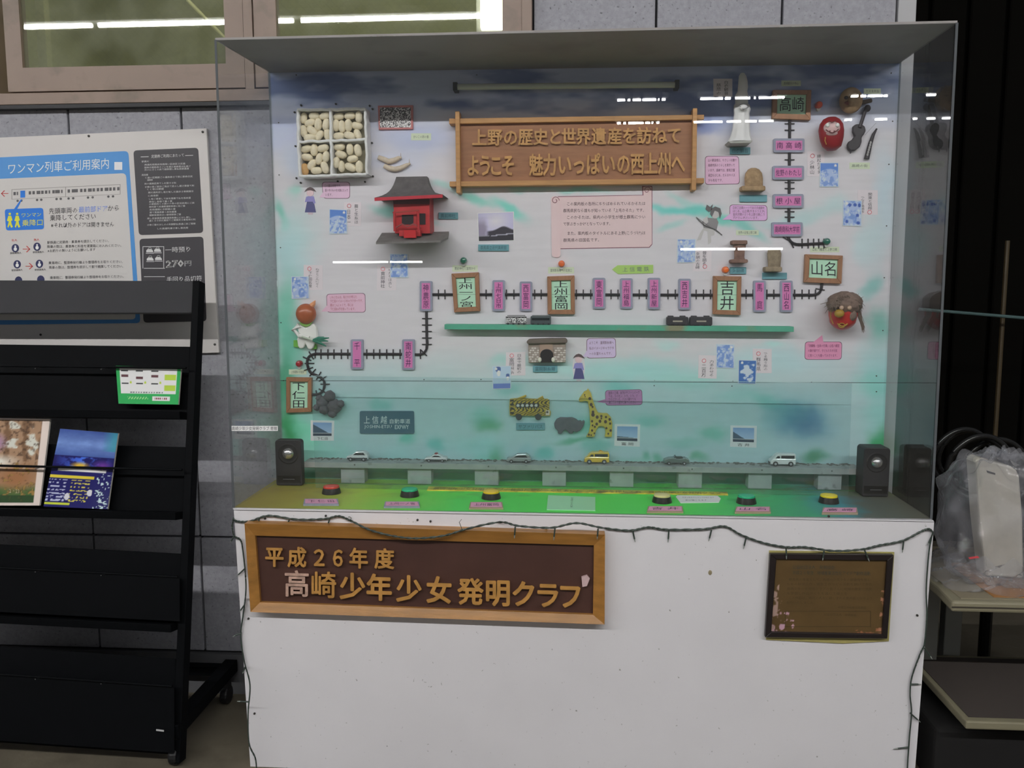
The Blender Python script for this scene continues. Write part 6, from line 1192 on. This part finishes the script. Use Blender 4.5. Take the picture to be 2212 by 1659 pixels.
# device
dv = thing('beige_device', 'beige flat device with a dark slot, wrapped in the clear bag', 'device')
yD = .12; q = [(2108, 1000), (2112, 991), (2120, 989), (2185, 1008), (2197, 1016), (2203, 1030), (2210, 1120), (2212, 1250), (2130, 1245), (2116, 1120)]
obj('shell', MB().ext([aty(x, y, yD) for x, y in q], (0, .06, 0)), mat('device_shell', C(165, 160, 150), .4), dv, bev=.006)
obj('slot', MB().ext([aty(x, y, yD - .001) for x, y in ((2131, 1016), (2150, 1022), (2150, 1026), (2133, 1021))], (0, .002, 0)), flat(60, 58, 58), dv)
# clear plastic bag
bagm = clear('bag_film', (.95, .955, .965), .14, (.5, .5, .54), ior=1.5, rough=.10, dscale=11.)
nt = bagm.node_tree; nz = nt.nodes.new('ShaderNodeTexNoise'); nz.inputs['Scale'].default_value = 7; nz.inputs['Detail'].default_value = 5; nz.inputs['Distortion'].default_value = 1.6
tcn = nt.nodes.new('ShaderNodeTexCoord'); nt.links.new(tcn.outputs['Object'], nz.inputs[0]); bpn = nt.nodes.new('ShaderNodeBump'); bpn.inputs['Strength'].default_value = 1.; bpn.inputs['Distance'].default_value = .03
nt.links.new(nz.outputs[0], bpn.inputs['Height'])
for n_ in nt.nodes:
    if n_.type in ('BSDF_GLOSSY',): nt.links.new(bpn.outputs[0], n_.inputs['Normal'])
bag = thing('plastic_bag', 'crumpled clear plastic bag wrapped over the beige device on the cart', 'plastic bag')
c0 = aty(2128, 1125, .13); W_, H_ = aty(2270, 1125, .13)[0] - c0[0], aty(2128, 955, .13)[2] - c0[2]
hz = aty(2128, 1250, .13)[2]
vs = []; nU, nV = 96, 64; mb = MB()
for j in range(nV + 1):
    th = math.pi * j / nV
    for i in range(nU):
        a = 2 * math.pi * i / nU; d_ = np.array([math.sin(th) * math.cos(a), math.sin(th) * math.sin(a), math.cos(th)])
        sq = np.sign(d_) * np.abs(d_) ** .72
        cr = .10 * abs(math.sin(2.5 * a + 3 * th + 1.2 * math.sin(4 * th))) + .08 * abs(math.sin(4.5 * a - 5 * th + 2 + .8 * math.sin(3 * a))) ** 1.5 + .02 * math.sin(10 * a + 7 * th)
        p_ = c0 + np.array([.155, .125, .205]) * sq * (1.0 - cr) ; p_[0] += .03
        p_[2] = max(p_[2], zT + .004 + .004 * abs(math.sin(9 * a))); p_[0] = max(p_[0], 1.872 + (0 if p_[2] < FL + .0 else .01)); vs.append(p_)
mb.add(vs, [(j * nU + i, j * nU + (i + 1) % nU, (j + 1) * nU + (i + 1) % nU, (j + 1) * nU + i) for j in range(nV) for i in range(nU)])
obj('film', mb, bagm, bag, smooth=True)
mb = MB(); rs = random.Random(2)
# bunched skirt of film at the foot of the bag
vs = []; n_ = 72
for j in range(7):
    for i in range(n_):
        a = 2 * math.pi * i / n_; r = 1 + .10 * j + .12 * math.sin(7 * a + j) * j / 6; zz = zT + .004 + max(0, .07 - .012 * j + .014 * math.sin(11 * a + 2 * j)); vs.append((max(1.876, c0[0] + .03 + .12 * r * math.cos(a)), c0[1] + .095 * r * math.sin(a), zz))
mb.add(vs, [(j * n_ + i, j * n_ + (i + 1) % n_, (j + 1) * n_ + (i + 1) % n_, (j + 1) * n_ + i) for j in range(6) for i in range(n_)])
obj('gathered_foot', mb, bagm, bag, smooth=True)
obj('red_print', MB().ext([aty(x, y, -.015) for x, y in ((2092, 1204), (2112, 1201), (2116, 1205), (2094, 1208))], (0, .0006, 0)), flat(170, 60, 65), bag)
# coiled hoses behind
hs = thing('coiled_hose', 'coil of glossy black hose in the dark behind the bagged device', 'hose'); hm = mat('black_hose', C(26, 26, 26), .22)
for (cx_, cy_, rx_, ry_, yy) in ((2118, 1010, 72, 72, .62), (2112, 1005, 62, 64, .66), (2080, 990, 66, 66, .74), (2085, 985, 58, 58, .78), (2150, 1020, 75, 75, .70)):
    c_ = aty(cx_, cy_, yy); R0 = aty(cx_ + rx_, cy_, yy)[0] - c_[0]
    obj('loop', MB().tube([c_ + (R0 * math.cos(a), .012 * math.sin(2 * a), R0 * math.sin(a)) for a in np.linspace(0, 2 * math.pi, 49)], .009, 10, False), hm, hs, smooth=True)
obj('reel_post', MB().tube([(c_[0], .7, 0), (c_[0], .7, c_[2] + .0)], .02, 10), hm, hs)
# ================================================================ origins at the base of every thing
bpy.data.objects.remove(_fo)
tops = [o for o in COL.objects if o.parent is None and o.type in ('EMPTY', 'MESH') and not o.get('placed')]
kids = {}
for o in COL.objects:
    if o.parent: kids.setdefault(o.parent, []).append(o)
def tree(o):
    out = [o]
    for c_ in kids.get(o, []): out += tree(c_)
    return out
for o in tops:
    ms = [c_ for c_ in tree(o) if c_.type == 'MESH'];
    if not ms: continue
    lo = np.full(3, 1e9); hi = -lo; arrs = {}
    for c_ in ms:
        a = np.empty(len(c_.data.vertices) * 3, 'f4'); c_.data.vertices.foreach_get('co', a); a = a.reshape(-1, 3); arrs[c_] = a
        if len(a): lo = np.minimum(lo, a.min(0)); hi = np.maximum(hi, a.max(0))
    base = np.array([(lo[0] + hi[0]) / 2, (lo[1] + hi[1]) / 2, lo[2]])
    for c_, a in arrs.items(): c_.data.vertices.foreach_set('co', (a - base).astype('f4').ravel()); c_.data.update()
    o.location = tuple(base)
for o in list(COL.objects):
    if 'placed' in o: del o['placed']
